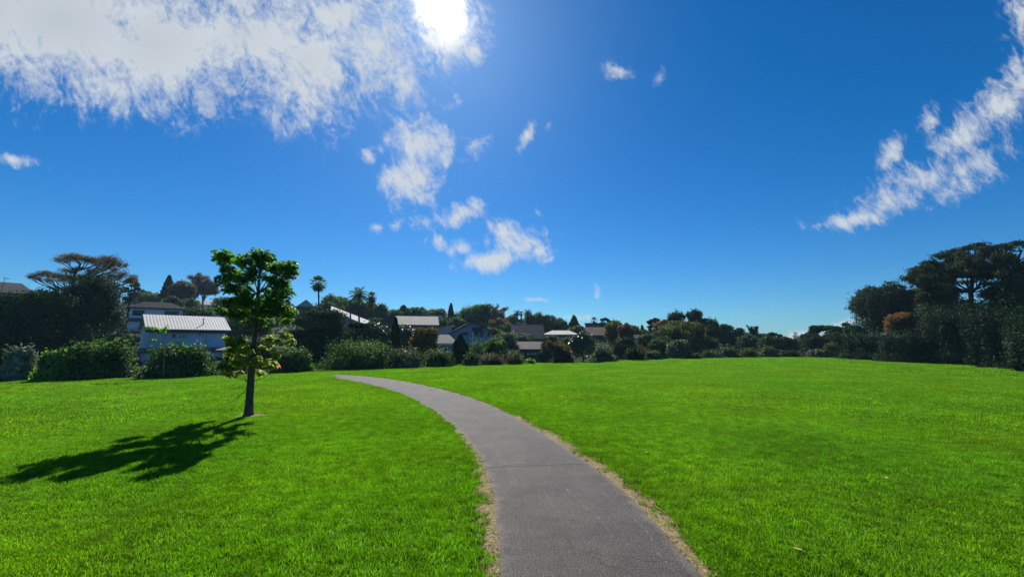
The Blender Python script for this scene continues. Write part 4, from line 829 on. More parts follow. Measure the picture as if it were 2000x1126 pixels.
# ------------------------------------------------------------------ trees and shrubs
# kind, name, label, category, px, width, top, depth, leaf, group, leaf scale, density
PL = [
 ('bush','shrub','silvery grey leaved shrub at the far left edge of the lawn','shrub',42,80,682,18.5,'grey','e',1.2,1.2),
 ('bush','shrub','bright yellow green small bush beside the silvery shrub','shrub',108,74,690,18.2,'bright','e',1.3,1.2),
 ('bush','shrub','broad rounded glossy green bush left of the staked sapling','shrub',198,170,672,21,'green','e',1.35,1.2),
 ('bush','shrub','rounded green bush in front of the white block wall','shrub',356,156,678,21.5,'green','e',1.35,1.2),
 ('bush','shrub','low green bush just right of the young tree trunk','shrub',572,96,683,24,'green','e',1.3,1.2),
 ('bush','shrub','widest glossy green bush at the end of the footpath','shrub',702,160,666,26,'green','e',1.3,1.2),
 ('bush','shrub','pale grey green bush next to the widest glossy bush','shrub',790,90,680,27.5,'greygreen','e',1.2,1.1),
 ('bush','shrub','mid green leafy bush below the gold leaved tree','shrub',856,72,682,29,'green','e',1.2,1.1),
 ('bush','shrub','small round dark shrub with pale rim below the blue grey house','shrub',921,38,687,32,'mid','e',1,1.2),
 ('bush','shrub','thin brown grey shrub right of the small round shrub','shrub',962,62,690,33,'brown','e',1,1),
 ('bush','shrub','low olive brown shrub in front of the dark low house','shrub',1005,44,688,34,'olive','e',1,1),
 ('bush','shrub','small bright shrub under the white framed windows','shrub',1036,26,700,34,'bright','e',1,1.2),
 ('twiggy','shrub','bare brown twiggy shrub left of the white flecked tree','shrub',1082,44,666,35,'brown','e',1,2.2),
 ('bush','shrub','dull brown bush at the base of the white flecked tree','shrub',1100,52,680,35.5,'brown','e',1,1.1),
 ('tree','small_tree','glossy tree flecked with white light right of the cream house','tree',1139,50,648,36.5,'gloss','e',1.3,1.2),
 ('bush','shrub','grey green shrub to the right of the white flecked tree','shrub',1176,50,672,38,'greygreen','e',1,1.1),
 ('bush','shrub','low grassy tuft like shrub at the foot of the grey green shrub','shrub',1193,36,692,37,'greygreen','e',1,1.1),
 ('bush','shrub','dark rounded dome shrub below the white walled house','shrub',1238,46,678,40,'dark','e',1,1.4),
 ('bush','shrub','low dark shrub between dome shrub and pale leaved tree','shrub',1275,44,684,41,'mid','e',1,1.2),
 ('tree','small_tree','pale silver leaved tree in front of the giant weeping tree','tree',1322,44,664,43,'greygreen','e',1.1,1.1),
 ('tree','small_tree','green small tree just left of the pale silver leaved tree','tree',1290,50,658,46,'mid','e',1,1.2),
 ('bush','shrub','tiny bright green shrub on the lawn rim right of the dome shrub','shrub',1330,16,697,41,'bright','e',1,1.4),
 ('bush','shrub','spreading low shrub under the giant weeping tree','shrub',1352,46,688,43,'mid','e',1,1.2),
 ('bush','shrub','low wide shrub left of the grey roofed cottage','shrub',1388,50,683,46,'greygreen','e',1,1.2),
 ('bush','shrub','tufted green shrub hiding the cottage wall','shrub',1425,52,678,48,'mid','e',1,1.2),
 ('bush','shrub','olive green shrub right of the cottage at the lawn crest','shrub',1462,46,680,50,'olive','e',1,1.2),
 ('bush','shrub','pale leaved bushy shrub by the middle of the lawn crest','shrub',1500,44,676,50,'greygreen','e',1,1.2),
 ('bush','shrub','dark shrub left of the orange marker post','shrub',1540,56,684,52,'dark','e',1,1.2),
 ('bush','shrub','grey green low shrub right of the orange marker post','shrub',1598,62,682,50,'greygreen','e',1,1.2),
 ('bush','shrub','yellowish green shrub under the right hand umbrella trees','shrub',1624,40,670,52,'olive','e',1,1.2),
 ('bush','shrub','broad dark bush at the foot of the rust tipped tree','shrub',1690,120,652,40,'shaded','r',1,1.3),
 ('bush','shrub','dark wide bush below the orange dead branch','shrub',1762,130,650,35,'shaded','r',1,1.3),
 ('bush','shrub','dark mottled bush under the tall flat topped tree','shrub',1845,150,606,33,'dark','r',1,1.3),
 ('bush','shrub','large shade-darkened bush right of the mottled bush','shrub',1930,160,602,30,'shaded','r',1,1.4),
 ('bush','shrub','large dark bush at the far right end of the lawn','shrub',2015,170,616,26.5,'shaded','r',1,1.4),
 # tall left group
 ('tree','broadleaf_tree','huge dark bushy tree at the far left of the view','tree',20,190,575,33,'dark','l',.9,1.5),
 ('tree','broadleaf_tree','dark dense tree between the far left tree and the flat topped tree','tree',105,150,568,31,'dark','l',.9,1.5),
 ('tree','broadleaf_tree','tall dense dark tree left of the two storey white house','tree',192,122,540,34,'dark','l',.9,1.6),
 ('bush','shrub','dark undergrowth shrub behind the silvery and yellow green bushes','shrub',60,190,650,29,'shaded','l',1,1.5),
 ('bush','shrub','dark hedge like shrub behind the broad glossy bush','shrub',215,130,650,30,'shaded','l',1,1.5),
 ('bush','hedge','dark clipped hedge in front of the two storey house wall','hedge',262,60,656,50,'dark','l',.9,1.5),
 ('open','small_tree','small tree with purplish open crown beside the tall dark tree','tree',258,36,542,66,'brown','l',.7,1.2),
 # upper left hillside
 ('tree','hill_tree','low green tree on the hill above the two storey house','tree',292,60,570,92,'olive','h',1,1.2),
 ('tree','hill_tree','dark small round tree on the ridge beside the leaning green trees','tree',278,26,566,98,'dark','h',1,1.2),
 ('cone','conifer','dark ragged pine on the skyline left of the brown tree','tree',331,42,538,88,'dark','h',1,1.6),
 ('tree','hill_tree','dense brown leaved tree on the skyline beside the dark pine','tree',360,54,550,84,'brown','h',1,1.4),
 ('twiggy','hill_tree','mauve nearly bare tree with rounded crown on the skyline','tree',402,66,534,90,'mauve','h',.8,3.2),
 ('tree','hill_tree','green leafy tree in front of the brown skyline tree','tree',335,50,580,76,'mid','h',1,1.2),
 ('tree','hill_tree','green bush like tree right of the dull red roof','tree',388,56,600,66,'mid','h',1,1.3),
 ('tree','hill_tree','rounded grey green tree above the steep pale roof','tree',448,60,581,92,'olive','h',1,1.3),
 ('tree','hill_tree','olive tree left of the pale roof on the upper hill','tree',372,36,583,80,'olive','h',1,1.2),
 ('tree','hill_tree','dark tree behind the corrugated roof right end','tree',450,60,622,54,'mid','h',1,1.3),
 ('tree','hill_tree','green tree seen directly behind the young tree trunk','tree',498,90,600,58,'mid','h',1,1.3),
 ('tree','hill_tree','tree on the ridge right behind the crown of the young tree','tree',552,50,588,84,'olive','h',1,1.3),
 ('bush','shrub','dark shrub in shade left of the young tree trunk','shrub',455,70,690,28,'shaded','e',1.1,1.3),
 ('bush','shrub','dark shrub in shade right behind the young tree trunk','shrub',515,70,665,30,'shaded','e',1,1.3),
 # centre-left
 ('layered','evergreen_tree','massive dark evergreen with drooping sprays left of the palms','tree',630,160,606,36,'dark','m',.9,2.0),
 ('layered','evergreen_tree','dark evergreen beside the massive evergreen, above the widest bush','tree',705,80,628,39,'dark','m',.9,1.8),
 ('tree','hill_tree','leafy tree right of the fan palm trunk','tree',650,46,578,82,'green','h',1,1.3),
 ('tree','hill_tree','small dark tree on the ridge left of the queen palm','tree',668,34,582,86,'mid','h',1,1.3),
 ('tree','hill_tree','broad low tree between the fan palm and the white sloping roof','tree',635,54,590,76,'mid','h',1,1.3),
 ('tree','hill_tree','leafy tree behind the two taller palms','tree',706,60,588,84,'mid','h',1,1.3),
 ('tree','hill_tree','pointed dark tree right of the two palms','tree',744,32,594,82,'mid','h',1,1.4),
 ('tree','hill_tree','small green tree below the white sloping roof end','tree',715,50,634,50,'mid','h',1,1.3),
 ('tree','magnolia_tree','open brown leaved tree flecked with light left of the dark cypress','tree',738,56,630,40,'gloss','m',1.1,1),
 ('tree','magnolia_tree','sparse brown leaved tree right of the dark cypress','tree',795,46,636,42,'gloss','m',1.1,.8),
 ('cone','conifer','broad dark cone shaped cypress below the beige tiled roof','tree',773,46,620,35.5,'dark','m',.9,2.2),
 ('tree','golden_tree','round tree with golden yellow leaf tips left of the narrow gable house','tree',831,54,641,38,'gold','m',1.1,1.3),
 ('tree','hill_tree','long dark clump tree on the skyline above the tiled roof','tree',805,84,601,104,'mid','h',1,1.3),
 ('tree','hill_tree','narrow dark tree on the skyline left of the long clump','tree',788,12,596,100,'dark','h',1,1.3),
 ('tree','hill_tree','mid green tree on the skyline left of the tiny spire tree','tree',853,36,603,100,'olive','h',1,1.3),
 ('column','conifer','tiny dark spire shaped conifer on the skyline','tree',881,11,592,98,'dark','h',.9,1.6),
 ('tree','hill_tree','rounded green tree behind the ridge cottage','tree',898,34,608,98,'mid','h',1,1.3),
 ('tree','hill_tree','large loose green tree on the skyline above the blue grey house','tree',926,52,597,94,'green','h',1,1.2),
 ('tree','hill_tree','tall green tree at the left of the reddish bare tree','tree',950,26,594,92,'mid','h',1,1.2),
 ('twiggy','hill_tree','reddish mauve bare tree on the skyline right of the blue grey gable','tree',972,40,597,90,'mauve','h',.9,2.6),
 ('tree','hill_tree','brown dense tree under the reddish bare tree','tree',975,38,622,84,'brown','h',1,1.2),
 ('tree','hill_tree','flat crowned olive tree left of the small palm pair','tree',996,32,615,96,'olive','h',1,1.2),
 ('tree','hill_tree','green shrubby tree right beside the blue grey gable wall','tree',968,36,641,66,'olive','h',1,1.2),
 ('tree','hill_tree','green tree left of the steep navy roof','tree',989,34,632,78,'mid','h',1,1.2),
 ('tree','hill_tree','green tree between tiled roof and ridge cottage','tree',862,40,622,84,'mid','h',1,1.2),
 ('tree','hill_tree','dark green tree above the blue grey house left roof slope','tree',893,40,620,80,'mid','h',1,1.2),
 ('tree','small_tree','grey green low tree in front of the navy roofed house','tree',985,58,650,50,'greygreen','m',1,1.2),
 ('tree','small_tree','rounded grey green tree covering the base of the navy roof','tree',1020,44,651,56,'greygreen','m',1,1.2),
 ('column','conifer','dark narrow cypress below the blue grey house left corner','tree',899,30,652,37,'dark','m',1,2.0),
 ('tree','small_tree','leafy green tree between cypress and low dark house','tree',968,48,662,39,'green','m',1,1.4),
 ('bush','shrub','green shrub between the dark cypress and leafy green tree','shrub',932,42,668,37,'green','m',1,1.3),
 ('tree','small_tree','brownish green tree by the left wall of the low dark house','tree',1000,30,684,38,'olive','m',1,1.2),
 ('tree','hill_tree','rounded tree under the far right feather palm','tree',1042,38,613,90,'olive','h',1,1.2),
 ('tree','hill_tree','broad domed tree left of the cream house ridge','tree',1074,34,616,88,'mid','h',1,1.3),
 ('tree','hill_tree','dark mass of trees behind the cream house','tree',1090,40,628,86,'dark','h',1,1.3),
 ('tree','small_tree','green tree in front of the cream house left corner','tree',1076,40,656,48,'mid','m',1,1.2),
 ('tree','small_tree','dark green tree beneath the cream house windows','tree',1104,34,660,50,'mid','m',1,1.2),
 ('cone','hill_tree','dark pointed tree on the skyline right of the cream house','tree',1121,36,616,92,'dark','h',1,1.8),
 ('tree','hill_tree','green tree under the dark pointed skyline tree','tree',1126,30,636,80,'olive','h',1,1.2),
 ('open','hill_tree','open crowned tree overlapping the brick house','tree',1182,26,621,96,'dark','h',.9,1.4),
 ('tree','hill_tree','olive green tree left of the rusty red tree','tree',1199,36,628,60,'olive','m',1,1.3),
 ('tree','rusty_tree','rusty red autumn tree right of the brown roofed house','tree',1222,34,633,56,'rust','m',1,1.4),
 ('tree','small_tree','dark tree at the foot of the rusty red tree','tree',1218,46,660,48,'dark','m',1,1.3),
 ('bush','shrub','small reddish shrub beneath the white walled house','shrub',1252,24,676,43,'rust','m',1,1.2),
 ('tree','hill_tree','dark tree on the skyline behind the rusty tree','tree',1204,22,626,84,'dark','h',1,1.3),
 ('tree','hill_tree','grey green tree behind and right of the rusty tree','tree',1238,26,636,76,'mid','h',1,1.2),
 ('cone','conifer','very small dark pine on the skyline in the dip','tree',1254,14,635,90,'dark','h',1,1.6),
 ('open','pine_tree','open crowned pine at the left of the right wood','tree',1278,32,622,72,'dark','h',.9,1.5),
 ('tree','small_tree','green tree left below the orange brown tree','tree',1266,44,652,58,'mid','m',1,1.3),
 ('tree','rusty_tree','orange brown autumn tree left of the giant weeping tree','tree',1296,46,626,58,'rust','m',1,1.5),
 ('tree','weeping_tree','giant rounded weeping tree in dark olive green','tree',1332,84,628,52,'olive','m',.9,1.9),
 ('tree','pine_tree','dark flat crowned pine behind the weeping tree','tree',1320,36,609,70,'dark','h',.9,1.5),
 ('tree','pine_tree','tallest dark pine of the middle wood','tree',1357,34,606,68,'dark','h',.9,1.6),
 ('tree','pine_tree','dark pine tree right of the tallest pine','tree',1386,36,622,66,'dark','h',.9,1.6),
 ('tree','dark_tree','dark tree above the cottage roof','tree',1412,40,634,72,'dark','h',.9,1.5),
 ('tree','dark_tree','dark tree sloping down to the right of the cottage','tree',1436,34,642,70,'dark','h',.9,1.5),
 ('tree','dark_tree','mid green tree right below the giant weeping tree','tree',1378,50,656,54,'mid','m',.9,1.5),
 ('tree','dark_tree','low green tree right of the grey roofed cottage','tree',1458,40,654,62,'mid','h',1,1.3),
 ('twiggy','twiggy_tree','thin twiggy tree sticking above the low wood','tree',1470,24,636,64,'dark','h',.8,1.5),
 ('tree','dark_tree','dark low tree right of the thin twiggy tree','tree',1486,40,651,64,'mid','h',1,1.4),
 ('open','dark_tree','flat topped dark tree in the middle of the low wood','tree',1512,40,650,62,'dark','h',1,1.6),
 ('tree','dark_tree','low dark tree left of the distant white house','tree',1520,30,662,66,'dark','h',1,1.4),
 ('twiggy','dead_tree','leafless pale dead tree beside the distant white house','tree',1554,26,648,70,'mauve','h',.6,.12),
 ('tree','dark_tree','low dark tree beneath the leafless dead tree','tree',1556,44,664,66,'dark','h',1,1.4),
 ('tree','dark_tree','dark rounded tree right of the leafless dead tree','tree',1577,32,652,60,'dark','h',1,1.5),
 ('open','umbrella_tree','flat crowned dark tree with layered top left of its twin','tree',1604,62,636,58,'dark','h',.9,1.8),
 ('open','umbrella_tree','flat crowned dark tree touching the rust tipped tree','tree',1648,60,632,54,'dark','h',.9,1.8),
 ('tree','dark_tree','mid green tree between the two flat crowned trees','tree',1624,42,650,56,'mid','h',1,1.5),
 ('tree','dark_tree','low dark tree directly behind the orange marker post','tree',1535,46,658,60,'dark','h',1,1.5),
 ('tree','dark_tree','green rounded tree left of the low wood gap','tree',1500,44,656,57,'mid','h',1,1.5),
 ('tree','dark_tree','dark bushy tree filling below the first flat crowned tree','tree',1590,56,654,54,'dark','h',1,1.5),
 ('tree','dark_tree','dark bushy tree below the second flat crowned tree','tree',1650,60,650,50,'dark','h',1,1.5),
 ('tree','dark_tree','mid green tree filling the wood behind the cottage','tree',1445,60,648,74,'mid','h',1,1.5),
 ('tree','dark_tree','dark green tree beneath the tallest pine of the middle wood','tree',1368,60,634,60,'dark','h',1,1.5),
 ('tree','hill_tree','dark green tree behind the white walled house','tree',1250,40,645,78,'mid','h',1,1.3),
 ('tree','hill_tree','bushy tree on the slope right of the brick house','tree',1205,44,640,74,'mid','h',1,1.3),
 ('tree','hill_tree','large dark tree on the ridge right of the wide crowned palm','tree',1082,50,621,96,'mid','h',1,1.3),
 ('tree','hill_tree','dark green tree on the ridge left of the navy roof top','tree',1030,50,622,100,'dark','h',1,1.3),
 ('tree','hill_tree','round dark tree between the tiled wing and sloping roof','tree',742,44,622,76,'mid','h',1,1.3),
 ('tree','hill_tree','green ridge tree above the tiled wing','tree',765,50,606,96,'mid','h',1,1.3),
 ('tree','hill_tree','olive ridge tree left of the spire conifer above the cottage','tree',838,50,608,108,'olive','h',1,1.3),
 ('tree','dark_tree','dark tree filling the gap left of the rust tipped tree','tree',1672,50,636,48,'dark','h',1,1.6),
 # right group
 ('tree','broadleaf_tree','big rounded tree with rust tipped leaves on the right','tree',1722,140,560,47,'darkrust','r',.9,1.8),
 ('tree','broadleaf_tree','dark full tree between the rust tipped tree and tallest tree','tree',1800,130,557,44.5,'darkrust','r',.9,1.8),
 ('bush','dead_branch_bush','patch of dead orange foliage hanging on the dark trees','tree',1747,36,610,37.5,'orange','r',.8,1.3),
 ('tree','broadleaf_tree','dark tree filling below the tallest tree trunk','tree',1880,140,588,37,'dark','r',.9,1.8),
 ('tree','broadleaf_tree','dark tree left below the bare trunk of the tallest tree','tree',1838,90,585,36.5,'dark','r',.9,1.8),
 ('tree','broadleaf_tree','dark tree right below the bare trunk of the tallest tree','tree',1932,80,598,35.5,'darkrust','r',.9,1.8),
 ('tree','broadleaf_tree','dark tree at the far right edge below the high canopy','tree',1985,120,610,34,'dark','r',.9,1.7),
]
for (kd, nm, lb, ct, px, wp, yt, dp, lf, gp, lsz, dn) in PL:
    if nm == 'dead_branch_bush': continue
    plant(kd, nm, lb, ct, px, wp, yt, dp, lf, gp, lsz, dn, trunk=BARK_P if kd == 'twiggy' else BARK_D)
# the dead orange limb: a leaning small tree of its own, in front of the dark trees
def orange_limb():
    d = 36.5; rng = np.random.default_rng(31); b = at(1738, 700, d); z0 = hz(b.x, b.y); root = empty('dying_tree', (b.x, b.y, z0)); tag(root, 'small tree of dead orange foliage in front of the dark right hand trees', 'tree', GB['r'])
    k = upp(d); C_ = []; Rr = []
    for (px, py, rx, rz) in ((1733, 642, 7, 9), (1738, 632, 9, 8), (1746, 622, 11, 7), (1757, 615, 12, 5), (1768, 617, 6, 4)):
        q = at(px, py, d); C_.append([q.x - b.x, rng.normal() * .3, q.z - z0]); Rr.append([rx * k, 6 * k, rz * k])
    P, D, pk = blob_points(np.array(C_), np.array(Rr), 1500, rng, .6); finish_crown('crown', P, D, pk, .14, LEAF['orange'], rng, root, droop=.6)
    MB().tube([(0, 0, -.2), (0, 0, C_[0][2] * .6), tuple(C_[1]), tuple(C_[3])], [.12, .09, .05, .02], 6).build('trunk', BARK_D, root, smooth=True, fix=False)
orange_limb()

PADK = 1.7
def pads_tree(name, label, trunk_pts, trunk_r, depth, pads, mat, leafk, dens, group, bark=BARK_D, seed_=1, dscale=1.0):
    """tall tree: trunk given by photo pixels, foliage in flat pads carried on branching limbs"""
    rng = np.random.default_rng(seed_); k = upp(depth); b = at(trunk_pts[0][0], trunk_pts[0][1], depth); z0 = min(b.z, hz(b.x, b.y)); root = empty(name, (b.x, b.y, z0)); tag(root, label, 'tree', GB[group])
    org = Vector((b.x, b.y, z0)); tp3 = [at(px, py, depth + (rng.normal() * .3 if j else 0)) - org for j, (px, py) in enumerate(trunk_pts)]; tp3[0].z = -.3
    mb = MB(); mb.tube(tp3, [trunk_r * (1 - .75 * j / (len(tp3) - 1)) for j in range(len(tp3))], 8)
    Cc, Rd, Wt = [], [], []
    for (px, py, rx, rz) in pads:
        q = at(px, py, depth + rng.uniform(-1, 1) * dscale) - org; Cc.append(list(q)); Rd.append([rx * k, rx * k * rng.uniform(.8, 1.2), rz * k])
    Cc = np.array(Cc); Rd = np.array(Rd)
    tpa = np.array([list(p) for p in tp3])
    for c, r_ in zip(Cc, Rd):                 # limb: leaves the trunk below, rises and flattens under the pad
        cand = tpa[1:]; cost = np.abs(cand[:, 2] - (c[2] - .25 * abs(c[0] - cand[:, 0]) - .8)) ; j = int(np.argmin(cost)); s = Vector(cand[j]); e = Vector(c) - Vector((0, 0, r_[2] * .4))
        m1 = s.lerp(e, .45) + Vector((rng.normal() * .15, rng.normal() * .15, -.08 * (e - s).length)); m2 = s.lerp(e, .8) + Vector((0, 0, -.05 * (e - s).length))
        rr = trunk_r * .32; mb.tube([s, m1, m2, e], [rr, rr * .7, rr * .4, rr * .15], 5, False)
        for _ in range(4):
            e2 = e + Vector((rng.uniform(-.8, .8) * r_[0], rng.uniform(-.8, .8) * r_[1], rng.uniform(-.1, .7) * r_[2])); mb.tube([m2, e2], [rr * .25, rr * .08], 4, False)
    mb.build('trunk', bark, root, smooth=True, fix=False)
    npx = (Rd[:, 0] * Rd[:, 2]).sum() / (k * k) / 4 * 3.14; P, D, pk = blob_points(Cc, Rd, int(npx * dens * PADK), rng, .5, .24)
    finish_crown('crown', P, D, pk, depth * .0042 * leafk, LEAF[mat], rng, root); return root
rg = np.random.default_rng(4)
lp_ = [(118,508,14,5),(134,503,17,6),(152,504,18,6),(170,508,17,6),(188,512,15,6),(203,508,15,8),(222,511,15,9),(234,518,8,6),(212,522,13,6),(196,524,9,5),(70,538,14,4),(86,535,16,5),(104,538,16,5),(122,541,16,6),(140,545,17,6),(158,540,14,5),(128,528,12,4),(150,526,10,4),(176,528,10,4),(175,548,16,6),(195,545,16,7),(222,540,14,6),(62,542,8,3),(240,536,12,6),(92,548,8,3),(258,546,10,7)]
lp_ = [(a, b, c * .8, d * 1.25) for a, b, c, d in lp_] + [(a + rg.uniform(-12, 12), b + rg.uniform(-4, 7), c * .5, d * .9) for a, b, c, d in lp_]
pads_tree('umbrella_tree', 'tall flat topped brownish tree rising above the dark left trees', [(142,740),(142,640),(141,570),(143,545),(150,528),(158,515)], .22, 38, lp_, 'brown', .62, 7, 'l', seed_=3)
TOPX = [(1772,538),(1790,520),(1812,508),(1835,494),(1860,486),(1885,480),(1905,474),(1930,480),(1955,476),(1985,470),(2010,476),(2040,486),(2070,505)]
tx, ty = zip(*TOPX); pr = []
for _ in range(120):
    px = rg.uniform(1782, 2075); t0 = np.interp(px, tx, ty); t1 = np.interp(px, [1780, 1830, 1870, 1960, 2070], [548, 565, 535, 545, 590]); py = t0 + 8 + (t1 - t0 - 8) * rg.random() ** .9; pr.append((px, py, rg.uniform(6, 12), rg.uniform(6, 12)))
for _ in range(70):
    px = rg.uniform(1800, 2075); py = rg.uniform(545, 625)
    if 1875 < px < 1925 and py < 590 and rg.random() < .85: continue
    pr.append((px, py, rg.uniform(7, 14), rg.uniform(3, 5.5)))
for _ in range(46):
    px = rg.uniform(1932, 2085); py = rg.uniform(550, 618); pr.append((px, py, rg.uniform(7, 13), rg.uniform(5, 9)))
for _ in range(26):
    px = rg.uniform(1792, 1868); py = rg.uniform(540, 600); pr.append((px, py, rg.uniform(7, 13), rg.uniform(5, 9)))
for t_ in range(13): pr.append((tx[t_] + 4, ty[t_] + 5, 13, 5))
prL = [p for p in pr if p[0] < 1938]; prR = [p for p in pr if p[0] >= 1938]
pads_tree('canopy_tree', 'tallest tree on the right with wide flat canopy and dark bare trunk', [(1898,715),(1898,640),(1897,600),(1896,570),(1900,540),(1902,510),(1905,490)], .28, 38, prL, 'darkrust', .95, 8.5, 'r', seed_=8, dscale=2.2)
pads_tree('canopy_tree', 'tall tree with layered canopy cut off by the right edge of the view', [(1962,715),(1964,640),(1966,600),(1962,575),(1972,545),(1985,515),(1995,490)], .25, 36.5, prR, 'darkrust', .95, 8.5, 'r', seed_=9, dscale=2.2)

# ------------------------------------------------------------------ palms
def palm(name, label, px, ytop, ycrown, depth, rpx, style, nfr, mat='mid', skirt=0, lean=0, seed_=1):
    rng = np.random.default_rng(seed_); k = upp(depth); c = at(px, ycrown, depth); g_ = at(px - lean, 700, depth); zg = hz(g_.x, depth); root = empty(name, (g_.x, depth, zg)); tag(root, label, 'palm tree', 'palm trees on the hillside')
    H = c.z - zg; top = Vector((c.x - g_.x, 0, H)); Rp = rpx * k; tr_ = max(.13, 1.6 * k)
    MB().tube([(0, 0, -.3), top * .3 + Vector((.02, 0, 0)), top * .7, top], [tr_ * 1.2, tr_, tr_ * .9, tr_ * 1.05], 8).build('trunk', BARK, root, smooth=True, fix=False)
    V, Fq = [], []
    def quad(a, b, c_, d): i0 = len(V); V.extend([a, b, c_, d]); Fq.append((i0, i0 + 1, i0 + 2, i0 + 3))
    for j in range(nfr):
        a = j * 2.39996 + rng.uniform(-.2, .2); t = (j + .5) / nfr; el = R(80) - t * R(150 if style == 'fan' else 105); d = Vector((math.cos(a) * math.cos(el), math.sin(a) * math.cos(el), math.sin(el)))
        if style == 'fan':
            L_ = Rp * rng.uniform(.5, .62); h_ = top + d * L_ * .95; side = d.cross(Vector((0, 0, 1))); side = side.normalized() if side.length > .05 else Vector((1, 0, 0)); up_ = side.cross(d)
            quad(top + side * .03, top - side * .03, h_ - side * .02, h_ + side * .02)
            nb = 13
            for b in range(nb):
                th = (b / (nb - 1) - .5) * R(210); dd = (d * math.cos(th) + side * math.sin(th) + up_ * .12).normalized(); Lb = Rp * .45 * (1 - .15 * abs(th)); tip = h_ + dd * Lb + Vector((0, 0, -Lb * .22)); wv = dd.cross(up_).normalized() * Lb * .11; m_ = h_ + dd * Lb * .5
                quad(h_, m_ + wv, tip, m_ - wv)
        else:
            Lf = Rp * rng.uniform(.95, 1.15); n_ = 14; prev = top; dirv = (d + Vector((0, 0, .35))).normalized()
            for s in range(n_):
                dirv = (dirv + Vector((0, 0, -.13))).normalized(); cur_ = prev + dirv * Lf / n_; side = dirv.cross(Vector((0, 0, 1))); side = side.normalized() if side.length > .05 else Vector((1, 0, 0))
                quad(prev + side * .03, prev - side * .03, cur_ - side * .025, cur_ + side * .025)
                ll = Lf * .34 * math.sin(math.pi * (s + 1.5) / (n_ + 2)) ** .6
                for sg in (-1, 1):
                    for q in (0, .5):
                        p0 = prev.lerp(cur_, q); e = p0 + side * sg * ll * .8 + dirv * ll * .45 + Vector((0, 0, -ll * rng.uniform(.15, .5))); wv = dirv * Lf / n_ * .34; m_ = p0.lerp(e, .45) + Vector((0, 0, ll * .05)); quad(p0, m_ + wv, e, m_ - wv)
                prev = cur_
    o = np_mesh('fronds', [tuple(v) for v in V], Fq, LEAF[mat], root, attr=np.repeat(rng.random(len(Fq)), 4))
    if skirt:
        P = np.stack([rng.normal(size=260) * tr_ * 2.2, rng.normal(size=260) * tr_ * 2.2, -rng.random(260) * Rp * skirt], 1) + np.array(list(top)); Vv, f, a_ = leaves(P, np.tile([1., 0, 0], (260, 1)), .5, rng, .25, 3.0); np_mesh('dead_skirt', Vv, f, LEAF['brown'], root, attr=np.repeat(a_, 4))
    return root
palm('fan_palm', 'tallest fan palm with round crown standing alone on the skyline', 622, 535, 553, 62, 19, 'fan', 34, 'mid', skirt=.8, seed_=2)
palm('feather_palm', 'feathery palm with drooping fronds left of the fan palm with brown skirt', 701, 563, 577, 56, 22, 'feather', 20, 'mid', seed_=3)
palm('fan_palm', 'fan palm with hanging brown skirt right of the feathery palm', 726, 568, 579, 55, 13, 'fan', 26, 'mid', skirt=1.9, seed_=4)
palm('feather_palm', 'left palm of the small distant pair on the ridge', 1010, 604, 612, 96, 10, 'feather', 16, 'dark', seed_=5)
palm('fan_palm', 'right slimmer palm of the small distant pair on the ridge', 1018, 607, 612, 96, 6, 'fan', 20, 'dark', seed_=6)
palm('feather_palm', 'distant palm right of the small palm pair', 1031, 603, 611, 90, 11, 'feather', 18, 'mid', seed_=7)
palm('feather_palm', 'distant palm with wide crown above the rounded olive tree', 1053, 608, 616, 88, 11, 'feather', 18, 'mid', seed_=8)
palm('fan_palm', 'spiky star shaped palm in front of the brick house', 1160, 618, 626, 94, 9, 'fan', 22, 'dark', seed_=9)
palm('feather_palm', 'small palm poking above the ridge trees right of the tallest fan palm', 646, 572, 580, 78, 11, 'feather', 16, 'mid', seed_=10)
palm('feather_palm', 'small feathery palm just left of the queen sized feathery palm', 684, 584, 590, 62, 10, 'feather', 14, 'mid', seed_=11)

# ------------------------------------------------------------------ the young tree on the lawn
def young_leaf_mesh(P, dirs, L_, rng):
    """pointed leaves folded along the midrib; P base, dirs leaf direction"""
    n_ = len(P); d = dirs / (np.linalg.norm(dirs, axis=1)[:, None] + 1e-9); u = np.tile([0, 0, 1.], (n_, 1)) + rng.normal(size=(n_, 3)) * .35; s = np.cross(d, u); s /= np.linalg.norm(s, axis=1)[:, None] + 1e-9; nn = np.cross(s, d)
    L_ = L_[:, None]; wv = L_ * rng.uniform(.24, .33, (n_, 1)); dr = np.array([0, 0, -1.]) * L_
    base = P; l1 = P + d * L_ * .33 + s * wv + nn * wv * .35 + dr * .04; r1 = P + d * L_ * .33 - s * wv + nn * wv * .35 + dr * .04
    l2 = P + d * L_ * .68 + s * wv * .8 + nn * wv * .25 + dr * .14; r2 = P + d * L_ * .68 - s * wv * .8 + nn * wv * .25 + dr * .14; m = P + d * L_ * .5 + dr * .07; tip = P + d * L_ * .98 + dr * .30
    V = np.stack([base, l1, l2, tip, r2, r1, m], 1); o = np.arange(n_)[:, None] * 7
    F = np.concatenate([o + np.array(q) for q in ((0, 1, 2, 6), (6, 2, 3, 3), (0, 6, 4, 5), (6, 3, 3, 4))])
    tri = np.concatenate([o + np.array(q) for q in ((0, 1, 6), (1, 2, 6), (2, 3, 6), (3, 4, 6), (4, 5, 6), (5, 0, 6))])
    return V.reshape(-1, 3), tri, np.repeat(rng.random(n_), 7)
